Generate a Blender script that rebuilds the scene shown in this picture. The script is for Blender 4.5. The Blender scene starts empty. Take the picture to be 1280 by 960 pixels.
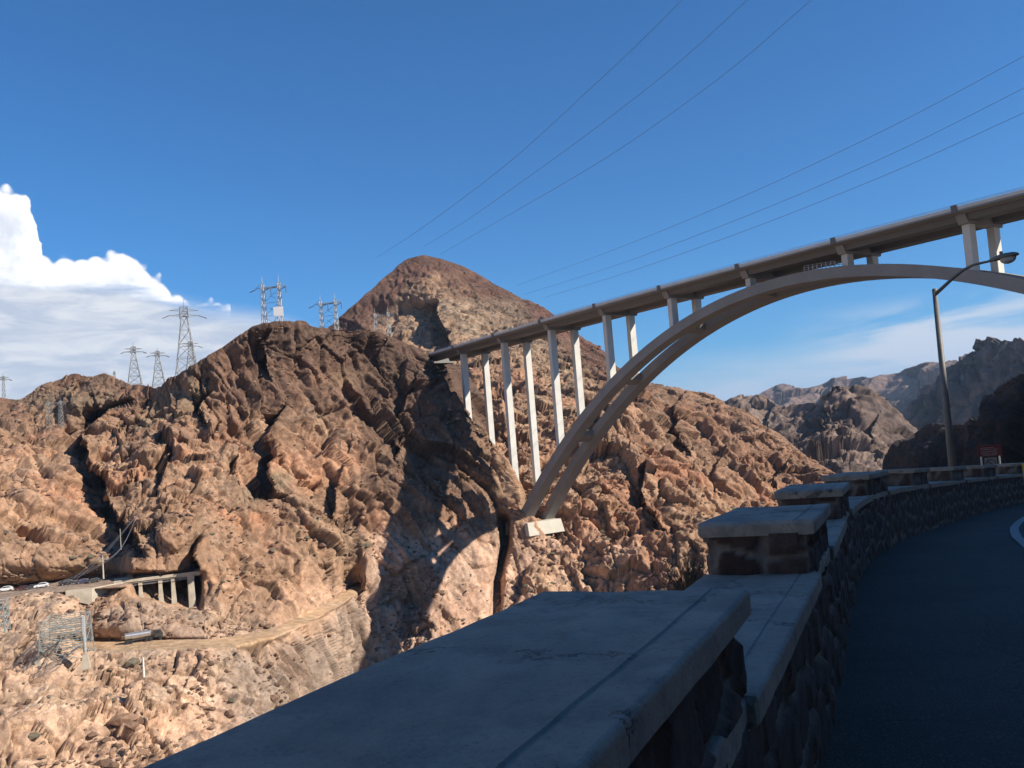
import bpy, bmesh, math, random
import numpy as np
from mathutils import Vector, Matrix
random.seed(7)
R = math.radians
# ------------------------------------------------------------ camera
F_PX, PITCH, ROLL = 1118., .066, .078
fw = np.array([0, math.cos(PITCH), math.sin(PITCH)])
_x = np.array([1., 0, 0]); _u = np.array([0, -math.sin(PITCH), math.cos(PITCH)])
xc = _x*math.cos(ROLL) - _u*math.sin(ROLL)
uc = _u*math.cos(ROLL) + _x*math.sin(ROLL)
scn = bpy.context.scene
cam_d = bpy.data.cameras.new('camera'); cam = bpy.data.objects.new('camera', cam_d)
scn.collection.objects.link(cam); scn.camera = cam
cam_d.sensor_width = 36; cam_d.lens = 36*F_PX/1280.; cam_d.clip_end = 60000; cam_d.clip_start = .05
cam.matrix_world = Matrix(((xc[0], uc[0], -fw[0], 0), (xc[1], uc[1], -fw[1], 0), (xc[2], uc[2], -fw[2], 0), (0, 0, 0, 1)))
# ------------------------------------------------------------ light
SUN = np.array([1.28, -.45, 1.0]); SUN = SUN/np.linalg.norm(SUN)
EXPOSURE, SUN_W, SKY_W = .62, 5.0, .055
sd = bpy.data.lights.new('sun', 'SUN'); sd.energy = SUN_W; sd.angle = R(.53); sd.color = (1, .92, .80)
so = bpy.data.objects.new('sun', sd); scn.collection.objects.link(so)
so.rotation_euler = Vector(SUN).to_track_quat('Z', 'Y').to_euler()
so.location = (60, -20, 80)
scn.view_settings.view_transform = 'Standard'; scn.view_settings.look = 'None'
scn.view_settings.exposure = EXPOSURE; scn.view_settings.gamma = 1
scn.cycles.diffuse_bounces = 1; scn.cycles.max_bounces = 6; scn.cycles.volume_bounces = 0

def ray(px, py):
    px = np.asarray(px, float); py = np.asarray(py, float)
    d = fw + xc*((px-640)/F_PX)[..., None] - uc*((py-480)/F_PX)[..., None]
    return d/np.hypot(d[..., 0], d[..., 1])[..., None]
def at(px, py, D): return np.asarray(ray(px, py)*np.asarray(D)[..., None])
def V(px, py, D): return Vector(at(px, py, float(D)))
def azel(px, py):
    d = ray(px, py); return math.atan2(d[0], d[1]), math.atan(d[2])

# ------------------------------------------------------------ world: sky and clouds
w = bpy.data.worlds.new('World'); scn.world = w; w.use_nodes = True
nt = w.node_tree; nt.nodes.clear()
class NT:
    def __init__(s, t): s.t = t
    def n(s, typ, **kw):
        o = s.t.nodes.new(typ)
        for k, v in kw.items(): setattr(o, k, v)
        return o
    def l(s, a, b): s.t.links.new(a, b)
    def val(s, sock, v):
        if hasattr(v, 'is_output') or isinstance(v, bpy.types.NodeSocket): s.l(v, sock)
        else: sock.default_value = v
    def m(s, op, a, b=0., c=0., clamp=False):
        o = s.n('ShaderNodeMath', operation=op); o.use_clamp = clamp
        for i, v in enumerate((a, b, c)):
            if i < len(o.inputs): s.val(o.inputs[i], v)
        return o.outputs[0]
    def mix(s, f, a, b, mode='MIX'):
        o = s.n('ShaderNodeMix', data_type='RGBA', blend_type=mode)
        s.val(o.inputs[0], f); s.val(o.inputs[6], a); s.val(o.inputs[7], b); return o.outputs[2]
    def noise(s, vec, scale, detail=5, rough=.55, dist=0.):
        o = s.n('ShaderNodeTexNoise'); s.l(vec, o.inputs['Vector']) if vec is not None else None
        o.inputs['Scale'].default_value = scale; o.inputs['Detail'].default_value = detail
        o.inputs['Roughness'].default_value = rough; o.inputs['Distortion'].default_value = dist
        return o.outputs['Fac']
    def ss(s, x, a, b):
        o = s.n('ShaderNodeMapRange', interpolation_type='SMOOTHSTEP'); s.val(o.inputs[0], x)
        s.val(o.inputs[1], a); s.val(o.inputs[2], b); return o.outputs[0]
    def curve(s, x, pts):
        o = s.n('ShaderNodeFloatCurve'); c = o.mapping.curves[0]
        while len(c.points) < len(pts): c.points.new(.5, .5)
        for p, (a, b) in zip(c.points, pts): p.location = (a, b); p.handle_type = 'VECTOR'
        o.mapping.extend = 'HORIZONTAL'; o.mapping.update(); s.l(x, o.inputs[1]); return o.outputs[0]
W = NT(nt)
sky = W.n('ShaderNodeTexSky', sky_type='NISHITA', sun_disc=False)
sky.sun_elevation = math.asin(SUN[2]); sky.sun_rotation = math.atan2(SUN[0], SUN[1])
sky.altitude = 400; sky.air_density = 1.0; sky.dust_density = .05; sky.ozone_density = 2.2
tc = W.n('ShaderNodeTexCoord'); sep = W.n('ShaderNodeSeparateXYZ'); W.l(tc.outputs['Generated'], sep.inputs[0])
AZ = W.m('ARCTAN2', sep.outputs[0], sep.outputs[1])
EL = W.m('ARCSINE', sep.outputs[2])
AZ0, AZ1, ELR = -.95, .75, .6
u = W.m('DIVIDE', W.m('SUBTRACT', AZ, AZ0), AZ1-AZ0)
def sky_curve(pts, x):
    q = [azel(*p) for p in pts]
    c = W.curve(x, [(min(max((a-AZ0)/(AZ1-AZ0), 0), 1), min(max(e/ELR, 0), 1)) for a, e in q])
    return W.m('MULTIPLY', c, ELR)
comb = W.n('ShaderNodeCombineXYZ'); W.l(AZ, comb.inputs[0]); W.l(EL, comb.inputs[1])
cv = comb.outputs[0]
mp = W.n('ShaderNodeMapping'); W.l(cv, mp.inputs[0]); mp.inputs['Scale'].default_value = (1, 4.5, 1); sv = mp.outputs[0]
# cumulus with a hard cauliflower edge
nA = W.noise(cv, 22, 7, .62); nB = W.noise(cv, 75, 5, .6)
bil = W.n('ShaderNodeTexVoronoi', feature='SMOOTH_F1'); W.l(cv, bil.inputs['Vector']); bil.inputs['Scale'].default_value = 85; bil.inputs['Smoothness'].default_value = .4
wob = W.m('ADD', W.m('MULTIPLY', W.m('SUBTRACT', nA, .5), .013), W.m('MULTIPLY', W.m('SUBTRACT', .42, bil.outputs['Distance']), .016))
wobx = W.m('MULTIPLY', W.m('SUBTRACT', W.noise(cv, 38, 5, .6), .5), .012/(AZ1-AZ0))
ux = W.m('ADD', u, wobx)
top = sky_curve([(-330, 200), (-190, 170), (-60, 205), (0, 233), (22, 235), (35, 245), (42, 262), (45, 290), (49, 320), (75, 320), (130, 318), (150, 310), (166, 316), (186, 344), (204, 350), (213, 363), (226, 371), (262, 378), (292, 383), (318, 700), (1500, 900)], ux)
dist = W.m('SUBTRACT', W.m('ADD', top, wob), EL)
cum = W.ss(dist, -.0018, .0045)
bot = sky_curve([(-330, 372), (-60, 366), (0, 352), (60, 366), (120, 366), (190, 372), (240, 381), (300, 388)], u)
flat = W.noise(sv, 9, 6, .6)
cum_body = W.m('MULTIPLY', cum, W.ss(W.m('ADD', W.m('SUBTRACT', EL, bot), W.m('MULTIPLY', W.m('SUBTRACT', flat, .5), .05)), -.004, .010))
# grey layered deck under it
top2 = sky_curve([(-330, 320), (0, 326), (150, 338), (215, 362), (262, 374), (318, 380), (372, 394), (430, 425), (540, 560), (1500, 900)], u)
deck_n = W.noise(sv, 7, 7, .6, .6)
d2 = W.m('SUBTRACT', W.m('ADD', top2, W.m('MULTIPLY', W.m('SUBTRACT', W.noise(sv, 14, 6, .65), .5), .010)), EL)
deck_a = W.m('MULTIPLY', W.ss(d2, -.003, .030), W.ss(deck_n, .05, .36))
deck_c = W.mix(W.ss(W.noise(sv, 11, 6, .62, .8), .36, .66), (.66, .72, .84, 1), (1.02, 1.02, 1.03, 1))
# thin streaks on the right
wis = W.n('ShaderNodeMapping'); W.l(cv, wis.inputs[0]); wis.inputs['Rotation'].default_value = (0, 0, R(-9)); wis.inputs['Scale'].default_value = (1, 6.5, 1)
wn = W.noise(wis.outputs[0], 4.2, 7, .58, .5)
aR, eR = azel(1200, 415); aL, eL = azel(900, 482)
m1 = W.m('MULTIPLY', W.ss(AZ, aR-.19, aR-.03), W.m('SUBTRACT', 1., W.ss(W.m('ABSOLUTE', W.m('SUBTRACT', EL, eR-.002)), .012, .050)))
m2 = W.m('MULTIPLY', W.ss(AZ, azel(730, 400)[0], azel(900, 400)[0]), W.m('SUBTRACT', 1., W.ss(EL, eL-.01, eL+.048)))
wis_a = W.m('ADD', W.m('MULTIPLY', m1, W.m('MULTIPLY', W.ss(wn, .38, .60), .95)), W.m('MULTIPLY', m2, W.m('MULTIPLY', W.ss(wn, .12, .55), .90)), clamp=True)
# photo-like sky: multiply the Nishita sky a little towards saturated blue
skyc = W.mix(1., sky.outputs[0], (.31, .96, 1.56, 1), 'MULTIPLY')
K = 1/SKY_W*.62
def sc(c, k): o = W.n('ShaderNodeVectorMath', operation='SCALE'); W.val(o.inputs[0], c); W.val(o.inputs[3], k); return o.outputs[0]
c = W.mix(wis_a, skyc, sc((.80, .87, .97), K*.95))
c = W.mix(W.m('MULTIPLY', deck_a, .95), c, sc(deck_c, K*.98))
c = W.mix(cum_body, c, sc(W.mix(W.m('MULTIPLY', W.ss(W.noise(cv, 26, 7, .62), .42, .68), W.ss(dist, .004, .035)), (1.16, 1.16, 1.16, 1), (.80, .84, .93, 1)), K*1.12))
bg = W.n('ShaderNodeBackground'); W.l(c, bg.inputs[0]); bg.inputs[1].default_value = SKY_W
wo = W.n('ShaderNodeOutputWorld'); W.l(bg.outputs[0], wo.inputs[0])

# ------------------------------------------------------------ helpers
C = scn.collection
def tag(o, label=None, cat=None, group=None, kind=None):
    for k, v in (('label', label), ('category', cat), ('group', group), ('kind', kind)):
        if v: o[k] = v
    return o
def empty(name, loc, label, cat, group=None, rz=0.):
    o = bpy.data.objects.new(name, None); C.objects.link(o); o.location = loc; o.rotation_euler = (0, 0, rz)
    o.empty_display_size = .1
    return tag(o, label, cat, group)
class MB:
    """collects boxes, bars and tubes into one mesh"""
    def __init__(s): s.v = []; s.f = []
    def add(s, vs, fs):
        k = len(s.v); s.v += [tuple(map(float, v)) for v in vs]; s.f += [tuple(i+k for i in f) for f in fs]; return s
    def box(s, x0, x1, y0, y1, z0, z1):
        return s.add([(x0,y0,z0),(x1,y0,z0),(x1,y1,z0),(x0,y1,z0),(x0,y0,z1),(x1,y0,z1),(x1,y1,z1),(x0,y1,z1)],
                     [(0,3,2,1),(4,5,6,7),(0,1,5,4),(1,2,6,5),(2,3,7,6),(3,0,4,7)])
    def hexa(s, b, t):  # bottom quad, top quad
        return s.add(list(b)+list(t), [(0,3,2,1),(4,5,6,7),(0,1,5,4),(1,2,6,5),(2,3,7,6),(3,0,4,7)])
    def tube(s, pts, r, n=6, caps=True):
        pts = [Vector(p) for p in pts]; rs = r if isinstance(r, (list, tuple)) else [r]*len(pts)
        vs = []; fs = []
        for i, p in enumerate(pts):
            t = (pts[min(i+1, len(pts)-1)]-pts[max(i-1, 0)]).normalized()
            a = t.cross(Vector((0, 0, 1)));
            if a.length < 1e-3: a = t.cross(Vector((1, 0, 0)))
            a.normalize(); b = t.cross(a)
            for k in range(n):
                an = 2*math.pi*k/n; vs.append(p+(a*math.cos(an)+b*math.sin(an))*rs[i])
        for i in range(len(pts)-1):
            for k in range(n): fs.append((i*n+k, i*n+(k+1) % n, (i+1)*n+(k+1) % n, (i+1)*n+k))
        if caps: fs.append(tuple(range(n))[::-1]); fs.append(tuple((len(pts)-1)*n+k for k in range(n)))
        return s.add(vs, fs)
    def build(s, name, m, parent=None, smooth=False, bevel=0):
        me = bpy.data.meshes.new(name); me.from_pydata(s.v, [], s.f); me.validate()
        bm = bmesh.new(); bm.from_mesh(me); bmesh.ops.recalc_face_normals(bm, faces=bm.faces)
        if bevel: bmesh.ops.bevel(bm, geom=list(bm.edges), offset=bevel, segments=2, affect='EDGES', profile=.6)
        bm.to_mesh(me); bm.free()
        if smooth: me.polygons.foreach_set('use_smooth', [True]*len(me.polygons))
        me.materials.append(m); o = bpy.data.objects.new(name, me); C.objects.link(o)
        if parent: o.parent = parent
        return o
def copy_tree(o, parent=None):
    c = o.copy(); C.objects.link(c); c.parent = parent
    for ch in o.children: copy_tree(ch, c)
    return c
def mat(name, col, rough=.8, metal=0., var=0., scale=5., bump=0., bscale=None, col2=None):
    m = bpy.data.materials.new(name); m.use_nodes = True; T = NT(m.node_tree); b = m.node_tree.nodes['Principled BSDF']
    b.inputs['Roughness'].default_value = rough; b.inputs['Metallic'].default_value = metal
    t = T.n('ShaderNodeTexCoord').outputs['Object']
    if var or col2:
        c2 = col2 or tuple(x*(1-var) for x in col)
        f = T.ss(T.noise(t, scale, 8, .62), .3, .7)
        T.l(T.mix(f, (*col, 1), (*c2, 1)), b.inputs['Base Color'])
    else: b.inputs['Base Color'].default_value = (*col, 1)
    if bump:
        bn = T.n('ShaderNodeBump'); bn.inputs['Strength'].default_value = 1; bn.inputs['Distance'].default_value = bump
        T.l(T.noise(t, bscale or scale*6, 8, .65), bn.inputs['Height']); T.l(bn.outputs[0], b.inputs['Normal'])
    return m

# ------------------------------------------------------------ numpy noise
def _h(ix, iy, iz, s):
    h = (ix.astype(np.int64)*374761393 + iy.astype(np.int64)*668265263 + iz.astype(np.int64)*2147483647 + s*1274126177) & 0xffffffff
    h = ((h ^ (h >> 13))*1274126177) & 0xffffffff
    h = ((h ^ (h >> 16))*2246822519) & 0xffffffff
    return (((h ^ (h >> 15)) & 0xffffff)/float(0xffffff)).astype(np.float32)
def vnoise(P, s=0):
    i = np.floor(P).astype(np.int64); f = (P-i).astype(np.float32); f = f*f*f*(f*(f*6-15)+10); o = 0
    for a in (0, 1):
        for b in (0, 1):
            for c in (0, 1):
                wt = (f[:, 0] if a else 1-f[:, 0])*(f[:, 1] if b else 1-f[:, 1])*(f[:, 2] if c else 1-f[:, 2])
                o = o + wt*_h(i[:, 0]+a, i[:, 1]+b, i[:, 2]+c, s)
    return o*2-1
def fbm(P, oct=4, s=0, g=.5):
    o = 0; a = 1.; t = 0
    for k in range(oct): o = o + a*vnoise(P*(2.03**k)+17.3*k, s+k); t += a; a *= g
    return o/t
def facets(P, s=0, tilt=1.5, off=.36):
    """angular blocks: the nearest cell gives an offset and a tilted plane; returns height, crack distance, id"""
    q = P; b = np.floor(q-.5).astype(np.int64)
    n = len(q); F1 = np.full(n, 9., np.float32); F2 = F1.copy(); H = np.zeros(n, np.float32); ID = H.copy()
    for a in (0, 1):
        for c in (0, 1):
            for e in (0, 1):
                i = b+np.array([a, c, e])
                r1 = _h(i[:, 0], i[:, 1], i[:, 2], s+1); r2 = _h(i[:, 0], i[:, 1], i[:, 2], s+2); r3 = _h(i[:, 0], i[:, 1], i[:, 2], s+3)
                d = (q-i-.5).astype(np.float32) - np.stack([r1, r2, r3], 1)*.8+.4
                D = np.sqrt((d*d).sum(1))
                t1 = _h(i[:, 0], i[:, 1], i[:, 2], s+4)-.5; t2 = _h(i[:, 0], i[:, 1], i[:, 2], s+5)-.5; t3 = _h(i[:, 0], i[:, 1], i[:, 2], s+6)-.5
                hh = off*(r1+r3-1)*1.4 + tilt*(t1*d[:, 0]+t2*d[:, 1]+t3*d[:, 2])
                nw = D < F1
                F2 = np.where(nw, F1, np.minimum(F2, D)); H = np.where(nw, hh, H); ID = np.where(nw, r2, ID); F1 = np.where(nw, D, F1)
    return H, F2-F1, ID
def crags(P, s=0, k=1.15, tilt=1.1, off=.16, full=False):
    """continuous angular rock: the upper envelope of tilted, flat-sided pyramids, one in each cell"""
    b = np.floor(P-(0 if full else .5)).astype(np.int64); H = np.full(len(P), -9., np.float32); rg_ = (-1, 0, 1) if full else (0, 1)
    for a in rg_:
        for c in rg_:
            for e in rg_:
                i = b+np.array([a, c, e]); h_ = [_h(i[:, 0], i[:, 1], i[:, 2], s+j)-.5 for j in range(1, 8)]
                d = (P-i-.5).astype(np.float32)-np.stack(h_[:3], 1)*.8
                u_ = d[:, 0]+h_[3]*d[:, 1]; v_ = d[:, 1]+h_[4]*d[:, 2]; w_ = d[:, 2]+h_[5]*d[:, 0]
                H = np.maximum(H, off*h_[6]*2+tilt*(h_[3]*d[:, 0]+h_[4]*d[:, 1]+h_[5]*d[:, 2])-k*np.maximum(np.abs(u_), np.maximum(np.abs(v_), np.abs(w_))))
    return H-H.mean()
def sstep(x, a, b):
    t = np.clip((x-a)/(b-a), 0, 1); return t*t*(3-2*t)

# ------------------------------------------------------------ rock
def rock_material(name='rock', b1=.35, sc_=.5):
    m = bpy.data.materials.new(name); m.use_nodes = True; T = NT(m.node_tree); b = m.node_tree.nodes['Principled BSDF']
    b.inputs['Roughness'].default_value = .93; b.inputs['Specular IOR Level'].default_value = .15
    at_ = T.n('ShaderNodeAttribute', attribute_name='rock_colour').outputs['Color']
    t = T.n('ShaderNodeTexCoord').outputs['Object']
    f = T.ss(T.noise(t, sc_, 9, .7), .28, .72); g = T.ss(T.noise(t, sc_*.13, 7, .65), .35, .65)
    c = T.mix(f, T.mix(1., at_, (1.12, 1.10, 1.08, 1), 'MULTIPLY'), T.mix(1., at_, (.52, .49, .48, 1), 'MULTIPLY'))
    c = T.mix(T.m('MULTIPLY', g, .35), c, T.mix(1., at_, (1.12, .86, .72, 1), 'MULTIPLY'))
    T.l(c, b.inputs['Base Color'])
    bn = T.n('ShaderNodeBump'); bn.inputs['Strength'].default_value = 1.; bn.inputs['Distance'].default_value = b1*1.8
    T.l(T.noise(t, sc_*1.6, 9, .72), bn.inputs['Height']); T.l(bn.outputs[0], b.inputs['Normal'])
    return m
ROCK = rock_material()
ROCK_FAR = rock_material('far_rock', 4., .03)

def tps(ctrl):
    A = np.array(ctrl, float); X = A[:, :2]/100; y = np.log(A[:, 2]); n = len(X)
    d = np.hypot(*(X[:, None]-X[None]).transpose(2, 0, 1)); Kk = np.where(d > 0, d*d*np.log(d+1e-9), 0)+np.eye(n)*.02
    P = np.c_[np.ones(n), X]; M = np.block([[Kk, P], [P.T, np.zeros((3, 3))]])
    s = np.linalg.solve(M, np.r_[y, 0, 0, 0])
    def f(px, py):
        sh = px.shape; q = np.stack([px.ravel(), py.ravel()], 1)/100; o = np.zeros(len(q))
        for i in range(n):
            r = (q[:, 0]-X[i, 0])**2+(q[:, 1]-X[i, 1])**2; o += s[i]*.5*r*np.log(r+1e-12)
        o += s[n]+s[n+1]*q[:, 0]+s[n+2]*q[:, 1]
        return np.exp(o).reshape(sh)
    return f
def poly(pts, x):
    a = np.array(pts, float); return np.interp(x, a[:, 0], a[:, 1])
def polyy(pts, y):
    a = np.array(sorted(pts, key=lambda p: p[1]), float); return np.interp(y, a[:, 1], a[:, 0])

def SKYD(px, py, sky_pts): return py-poly(sky_pts, px)
def terrain(name, xr, sky_pts, bot_pts, ctrl, colour, res=1.2, steps=(), scales=(), seed=0, flat=None, hook=None,
            drop=((4, .3), (10, 2), (25, 9), (60, 30), (140, 90)), ampmask=None, crest_min=.38, material=None, skirt=None, clampD=None):
    nx = int((xr[1]-xr[0])/res); xs = np.linspace(xr[0], xr[1], nx)
    ys = poly(sky_pts, xs); yb = poly(bot_pts, xs); ny = int(np.max(yb-ys)/res)
    v = np.linspace(0, 1, ny)[:, None]
    PX = np.repeat(xs[None], ny, 0); PY = yb+(ys-yb)*v
    D = tps(ctrl)(PX, PY)
    if clampD: D = np.clip(D, *clampD)
    for (pts, delta, wid, side) in steps:      # a spur's edge: behind it the face is set back
        yy = np.array([p[1] for p in pts]); xe = polyy(pts, PY)
        xe = xe + 5*np.interp(PY, np.arange(0, 1300, 7), np.cumsum(np.random.RandomState(int(yy[0])).randn(186))*.35 % 2.4-1.2)
        tap = sstep(PY, yy.min()-6, yy.min()+22)*(1-sstep(PY, yy.max()-22, yy.max()+6))
        dx = (xe-PX)*side; D = D + np.where(dx > 0, delta*np.exp(-np.maximum(dx, 0)/wid), 0)*tap
        D = D - np.where(dx <= 0, .22*delta*np.exp(np.minimum(dx, 0)/(wid*.6)), 0)*tap
    if hook is not None: D = hook(PX, PY, D)
    fl = np.zeros_like(D)
    if flat is not None: D, fl = flat(PX, PY, D)
    P = ray(PX, PY)*D[..., None]
    seg = np.linalg.norm(np.diff(P, axis=0), axis=2)/(D[1:]/F_PX*res); seg = np.sqrt(.4+np.minimum(seg, 9)**2)
    kb = np.hanning(27); kb /= kb.sum(); seg = np.stack([np.convolve(np.pad(r_, 13, mode='edge'), kb, 'valid') for r_ in seg])
    cum = np.r_[np.zeros((1, nx)), np.cumsum(seg, 0)]; cum /= cum[-1]; nr = int(ny*1.35); vv_ = np.linspace(0, 1, nr)
    def rs(A): return np.stack([np.interp(vv_, cum[:, i], A[:, i]) for i in range(nx)], 1)
    D = rs(D); PY = rs(PY); fl = rs(fl); PX = np.repeat(xs[None], nr, 0); P = ray(PX, PY)*D[..., None]
    # extra rows: over the crest and down the back, and a skirt below
    top = P[-1]; hd = top.copy(); hd[:, 2] = 0; hd /= np.linalg.norm(hd, axis=1)[:, None]; k = np.median(D[-1])/400
    extra = [top+hd*(s*k)-np.array([0, 0, 1.])*z*k for s, z in drop]
    low = P[0]; hl = low.copy(); hl[:, 2] = 0; hl /= np.linalg.norm(hl, axis=1)[:, None]
    sk = [low-hl*a-np.array([0, 0, 1.])*b for a, b in (skirt or ((20, 60), (8, 25), (2, 6)))]
    P = np.concatenate([np.array(sk), P, np.array(extra)], 0)
    ns, ne = len(sk), len(extra)
    PXf = np.concatenate([np.repeat(PX[:1], ns, 0), PX, np.repeat(PX[-1:], ne, 0)]); PYf = np.concatenate([np.repeat(PY[:1], ns, 0), PY, np.repeat(PY[-1:], ne, 0)])
    fl = np.concatenate([np.repeat(fl[:1], ns, 0), fl, np.repeat(fl[-1:], ne, 0)])
    # smoothed normals to push the rock along
    du = np.gradient(P, axis=1); dv = np.gradient(P, axis=0); N = np.cross(du, dv); N /= np.linalg.norm(N, axis=2)[..., None]+1e-9
    for _ in range(3):
        kk = 9; N = sum(np.roll(N, s, 1) for s in (-kk, 0, kk)); N = N+np.roll(N, 7, 0)+np.roll(N, -7, 0); N /= np.linalg.norm(N, axis=2)[..., None]+1e-9
    toc = -P.copy(); toc /= np.linalg.norm(toc, axis=2)[..., None]
    N = N+.6*toc+np.array([.25, 0, .15]); N /= np.linalg.norm(N, axis=2)[..., None]
    q = P.reshape(-1, 3); disp = np.zeros(len(q)); crack = np.ones(len(q)); ids = np.zeros(len(q))
    cell = np.maximum(np.linalg.norm(du, axis=2), np.linalg.norm(dv, axis=2)).ravel()
    att = lambda size: np.clip(size*.30/cell, 0, 1)**1.5
    wp = np.stack([fbm(q/60+3, 3, seed+11), fbm(q/60+9, 3, seed+12), fbm(q/60+27, 3, seed+13)], 1)
    am_ = np.ones(len(q)) if ampmask is None else ampmask(PXf.ravel(), PYf.ravel())
    crest = np.clip((SKYD(PXf.ravel(), PYf.ravel(), sky_pts))/30., 0, 1)
    for (kind, size, amp, mrot) in scales:
        amp = amp*(am_ if size > 10 else .5+.5*am_)
        Q = q @ mrot/size
        if kind == 'f':
            Q = Q + wp*.16
            h, cr, i = facets(Q, seed+int(size*10)); disp += h*amp*att(size)
            disp -= amp*.30*np.exp(-(cr/.035)**2)*att(size)
            ids = np.where(abs(size-scales[1][1]) < 1e-6, i, ids)
        elif kind == 'p':
            disp += amp*crags(Q, seed+int(size*10), full=size > 10)*att(size)
        elif kind == 'r':
            nz = fbm(Q, 4, seed+int(size*7)); disp += amp*(1-2*np.abs(nz)*1.6)*att(size)
        else: disp += amp*fbm(Q, 4, seed+int(size*7))*att(size)
    flr = fl.reshape(-1); disp *= (1-flr)*(crest_min+(1-crest_min)*crest)
    q2 = q+N.reshape(-1, 3)*disp[:, None]
    rows, cols = P.shape[:2]
    me = bpy.data.meshes.new(name); me.vertices.add(len(q2)); me.vertices.foreach_set('co', q2.astype(np.float32).ravel())
    a = (np.arange(rows-1)[:, None]*cols+np.arange(cols-1)[None]).ravel()
    fc = np.stack([a, a+1, a+cols+1, a+cols], 1).astype(np.int32); nf = len(fc)
    me.loops.add(nf*4); me.loops.foreach_set('vertex_index', fc.ravel()); me.polygons.add(nf)
    me.polygons.foreach_set('loop_start', np.arange(0, nf*4, 4, dtype=np.int32)); me.polygons.foreach_set('loop_total', np.full(nf, 4, np.int32))
    me.update(); me.validate()
    col = colour(q, PXf.ravel(), PYf.ravel(), flr, ids, fbm(q/45, 4, seed+50), fbm(q/9, 4, seed+60))
    st1 = fbm(q @ DIP2/5, 4, seed+70); st2 = fbm(q/1.7, 3, seed+80); idf = facets((q+wp*8) @ DIP2/6.5, seed+65)[2]
    dk = sstep(st1, .12, .5)*(1-flr); col = col*(1+.20*st2+.30*(idf-.5)*(1-flr))[:, None]; col = col*(1-.42*dk[:, None])+np.array((.085, .058, .045))*.42*dk[:, None]
    ca = me.color_attributes.new('rock_colour', 'FLOAT_COLOR', 'POINT')
    ca.data.foreach_set('color', np.c_[np.clip(col, 0, 1), np.ones(len(col))].astype(np.float32).ravel())
    me.materials.append(material or ROCK); o = bpy.data.objects.new(name, me); C.objects.link(o); o['kind'] = 'structure'
    return o, (lambda: (xs, PX, PY, q2.reshape(rows, cols, 3)[ns:rows-ne]))
def rotm(ax, deg): return np.array(Matrix.Rotation(R(deg), 3, ax))
I3 = np.eye(3)
def stretch(direction, k):
    """coordinates squeezed along a world direction so that features run k times longer that way"""
    d = np.array(direction, float); d /= np.linalg.norm(d); return (np.eye(3)-np.outer(d, d)*(1-1/k))
DIP = stretch((.42, -.15, -.9), 2.6); DIP2 = stretch((.34, -.1, -.93), 1.9); VERT = stretch((0.1, 0, 1), 2.6)
def mixc(a, b, t): t = np.clip(t, 0, 1)[:, None]; return np.array(a)*(1-t)+np.array(b)*t
TAN = (.37, .245, .162); BROWN = (.17, .110, .078); DARK = (.10, .066, .052); ORANGE = (.41, .24, .15); PALE = (.58, .43, .31); GREY = (.29, .235, .19); SCREE = (.26, .195, .13); OLIVE = (.24, .19, .11)

# ------------------------------------------------------------ the near canyon wall (left massif, road benches)
ZROAD = -31.0
def ztrack(px): return np.interp(px, [100, 250, 350, 450], [-43.5, -44.5, -46.5, -49.5])
SKY1 = [(-170, 520), (-60, 490), (0, 498), (25, 497), (50, 481), (90, 465), (130, 467), (165, 480), (195, 482), (216, 470), (235, 457), (262, 442), (290, 425), (315, 408), (345, 400), (375, 402), (392, 408), (410, 410), (450, 411), (475, 416), (500, 426), (530, 439), (556, 452), (585, 470), (640, 500), (700, 560)]
CT1 = [(-170, 520, 520), (-60, 490, 500), (0, 498, 490), (50, 480, 480), (90, 465, 470), (165, 480, 440), (195, 483, 420), (235, 457, 405), (290, 425, 398), (345, 400, 395), (410, 409, 415), (450, 411, 430), (500, 426, 445), (530, 439, 457),
 (60, 540, 420), (0, 600, 345), (60, 600, 355), (120, 620, 345), (-100, 600, 350), (20, 655, 312), (80, 660, 312), (150, 665, 315), (0, 700, 280), (60, 700, 276), (120, 700, 275), (-150, 700, 282), (0, 722, 268), (100, 716, 268), (-150, 730, 266),
 (170, 540, 390), (230, 520, 390), (300, 480, 392), (400, 470, 415), (470, 480, 428), (200, 600, 335), (260, 600, 340), (320, 560, 360), (400, 560, 380), (470, 560, 395), (520, 520, 420),
 (200, 660, 292), (240, 690, 280), (300, 650, 322), (360, 640, 340), (420, 640, 352), (480, 620, 375), (300, 700, 298), (380, 700, 318), (440, 690, 333), (480, 700, 345),
 (200, 735, 272), (250, 740, 280), (100, 750, 257), (0, 752, 258), (150, 748, 258), (330, 750, 288), (400, 740, 315), (250, 780, 252), (200, 770, 252), (350, 775, 278), (150, 770, 248), (50, 770, 247), (-150, 770, 247), (120, 790, 241), (220, 790, 238), (20, 800, 236),
 (0, 830, 228), (100, 850, 222), (200, 850, 222), (300, 850, 236), (400, 850, 262), (0, 960, 190), (150, 960, 190), (300, 920, 210), (-150, 960, 190), (200, 1060, 165), (500, 960, 270), (-100, 1060, 165),
 (430, 840, 296), (470, 800, 318), (500, 760, 335), (540, 720, 355), (560, 760, 350), (600, 790, 352), (600, 720, 368), (560, 650, 382), (600, 640, 390), (640, 640, 398), (650, 700, 390), (640, 760, 372), (660, 860, 330),
 (545, 490, 425), (570, 515, 418), (600, 550, 411), (625, 590, 404), (520, 600, 392), (560, 560, 405), (700, 640, 402), (700, 760, 375)]
TRACK_MID = [(40, 808), (100, 806), (150, 808), (200, 806), (250, 805), (300, 800), (345, 790), (390, 770), (425, 750), (452, 732)]
ROAD_MID = [(-180, 746), (0, 741), (60, 735), (120, 729), (150, 727), (166, 726)]
def zplane(PX, PY, z): r = ray(PX, PY); return z/np.minimum(r[..., 2], -1e-3)
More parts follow.
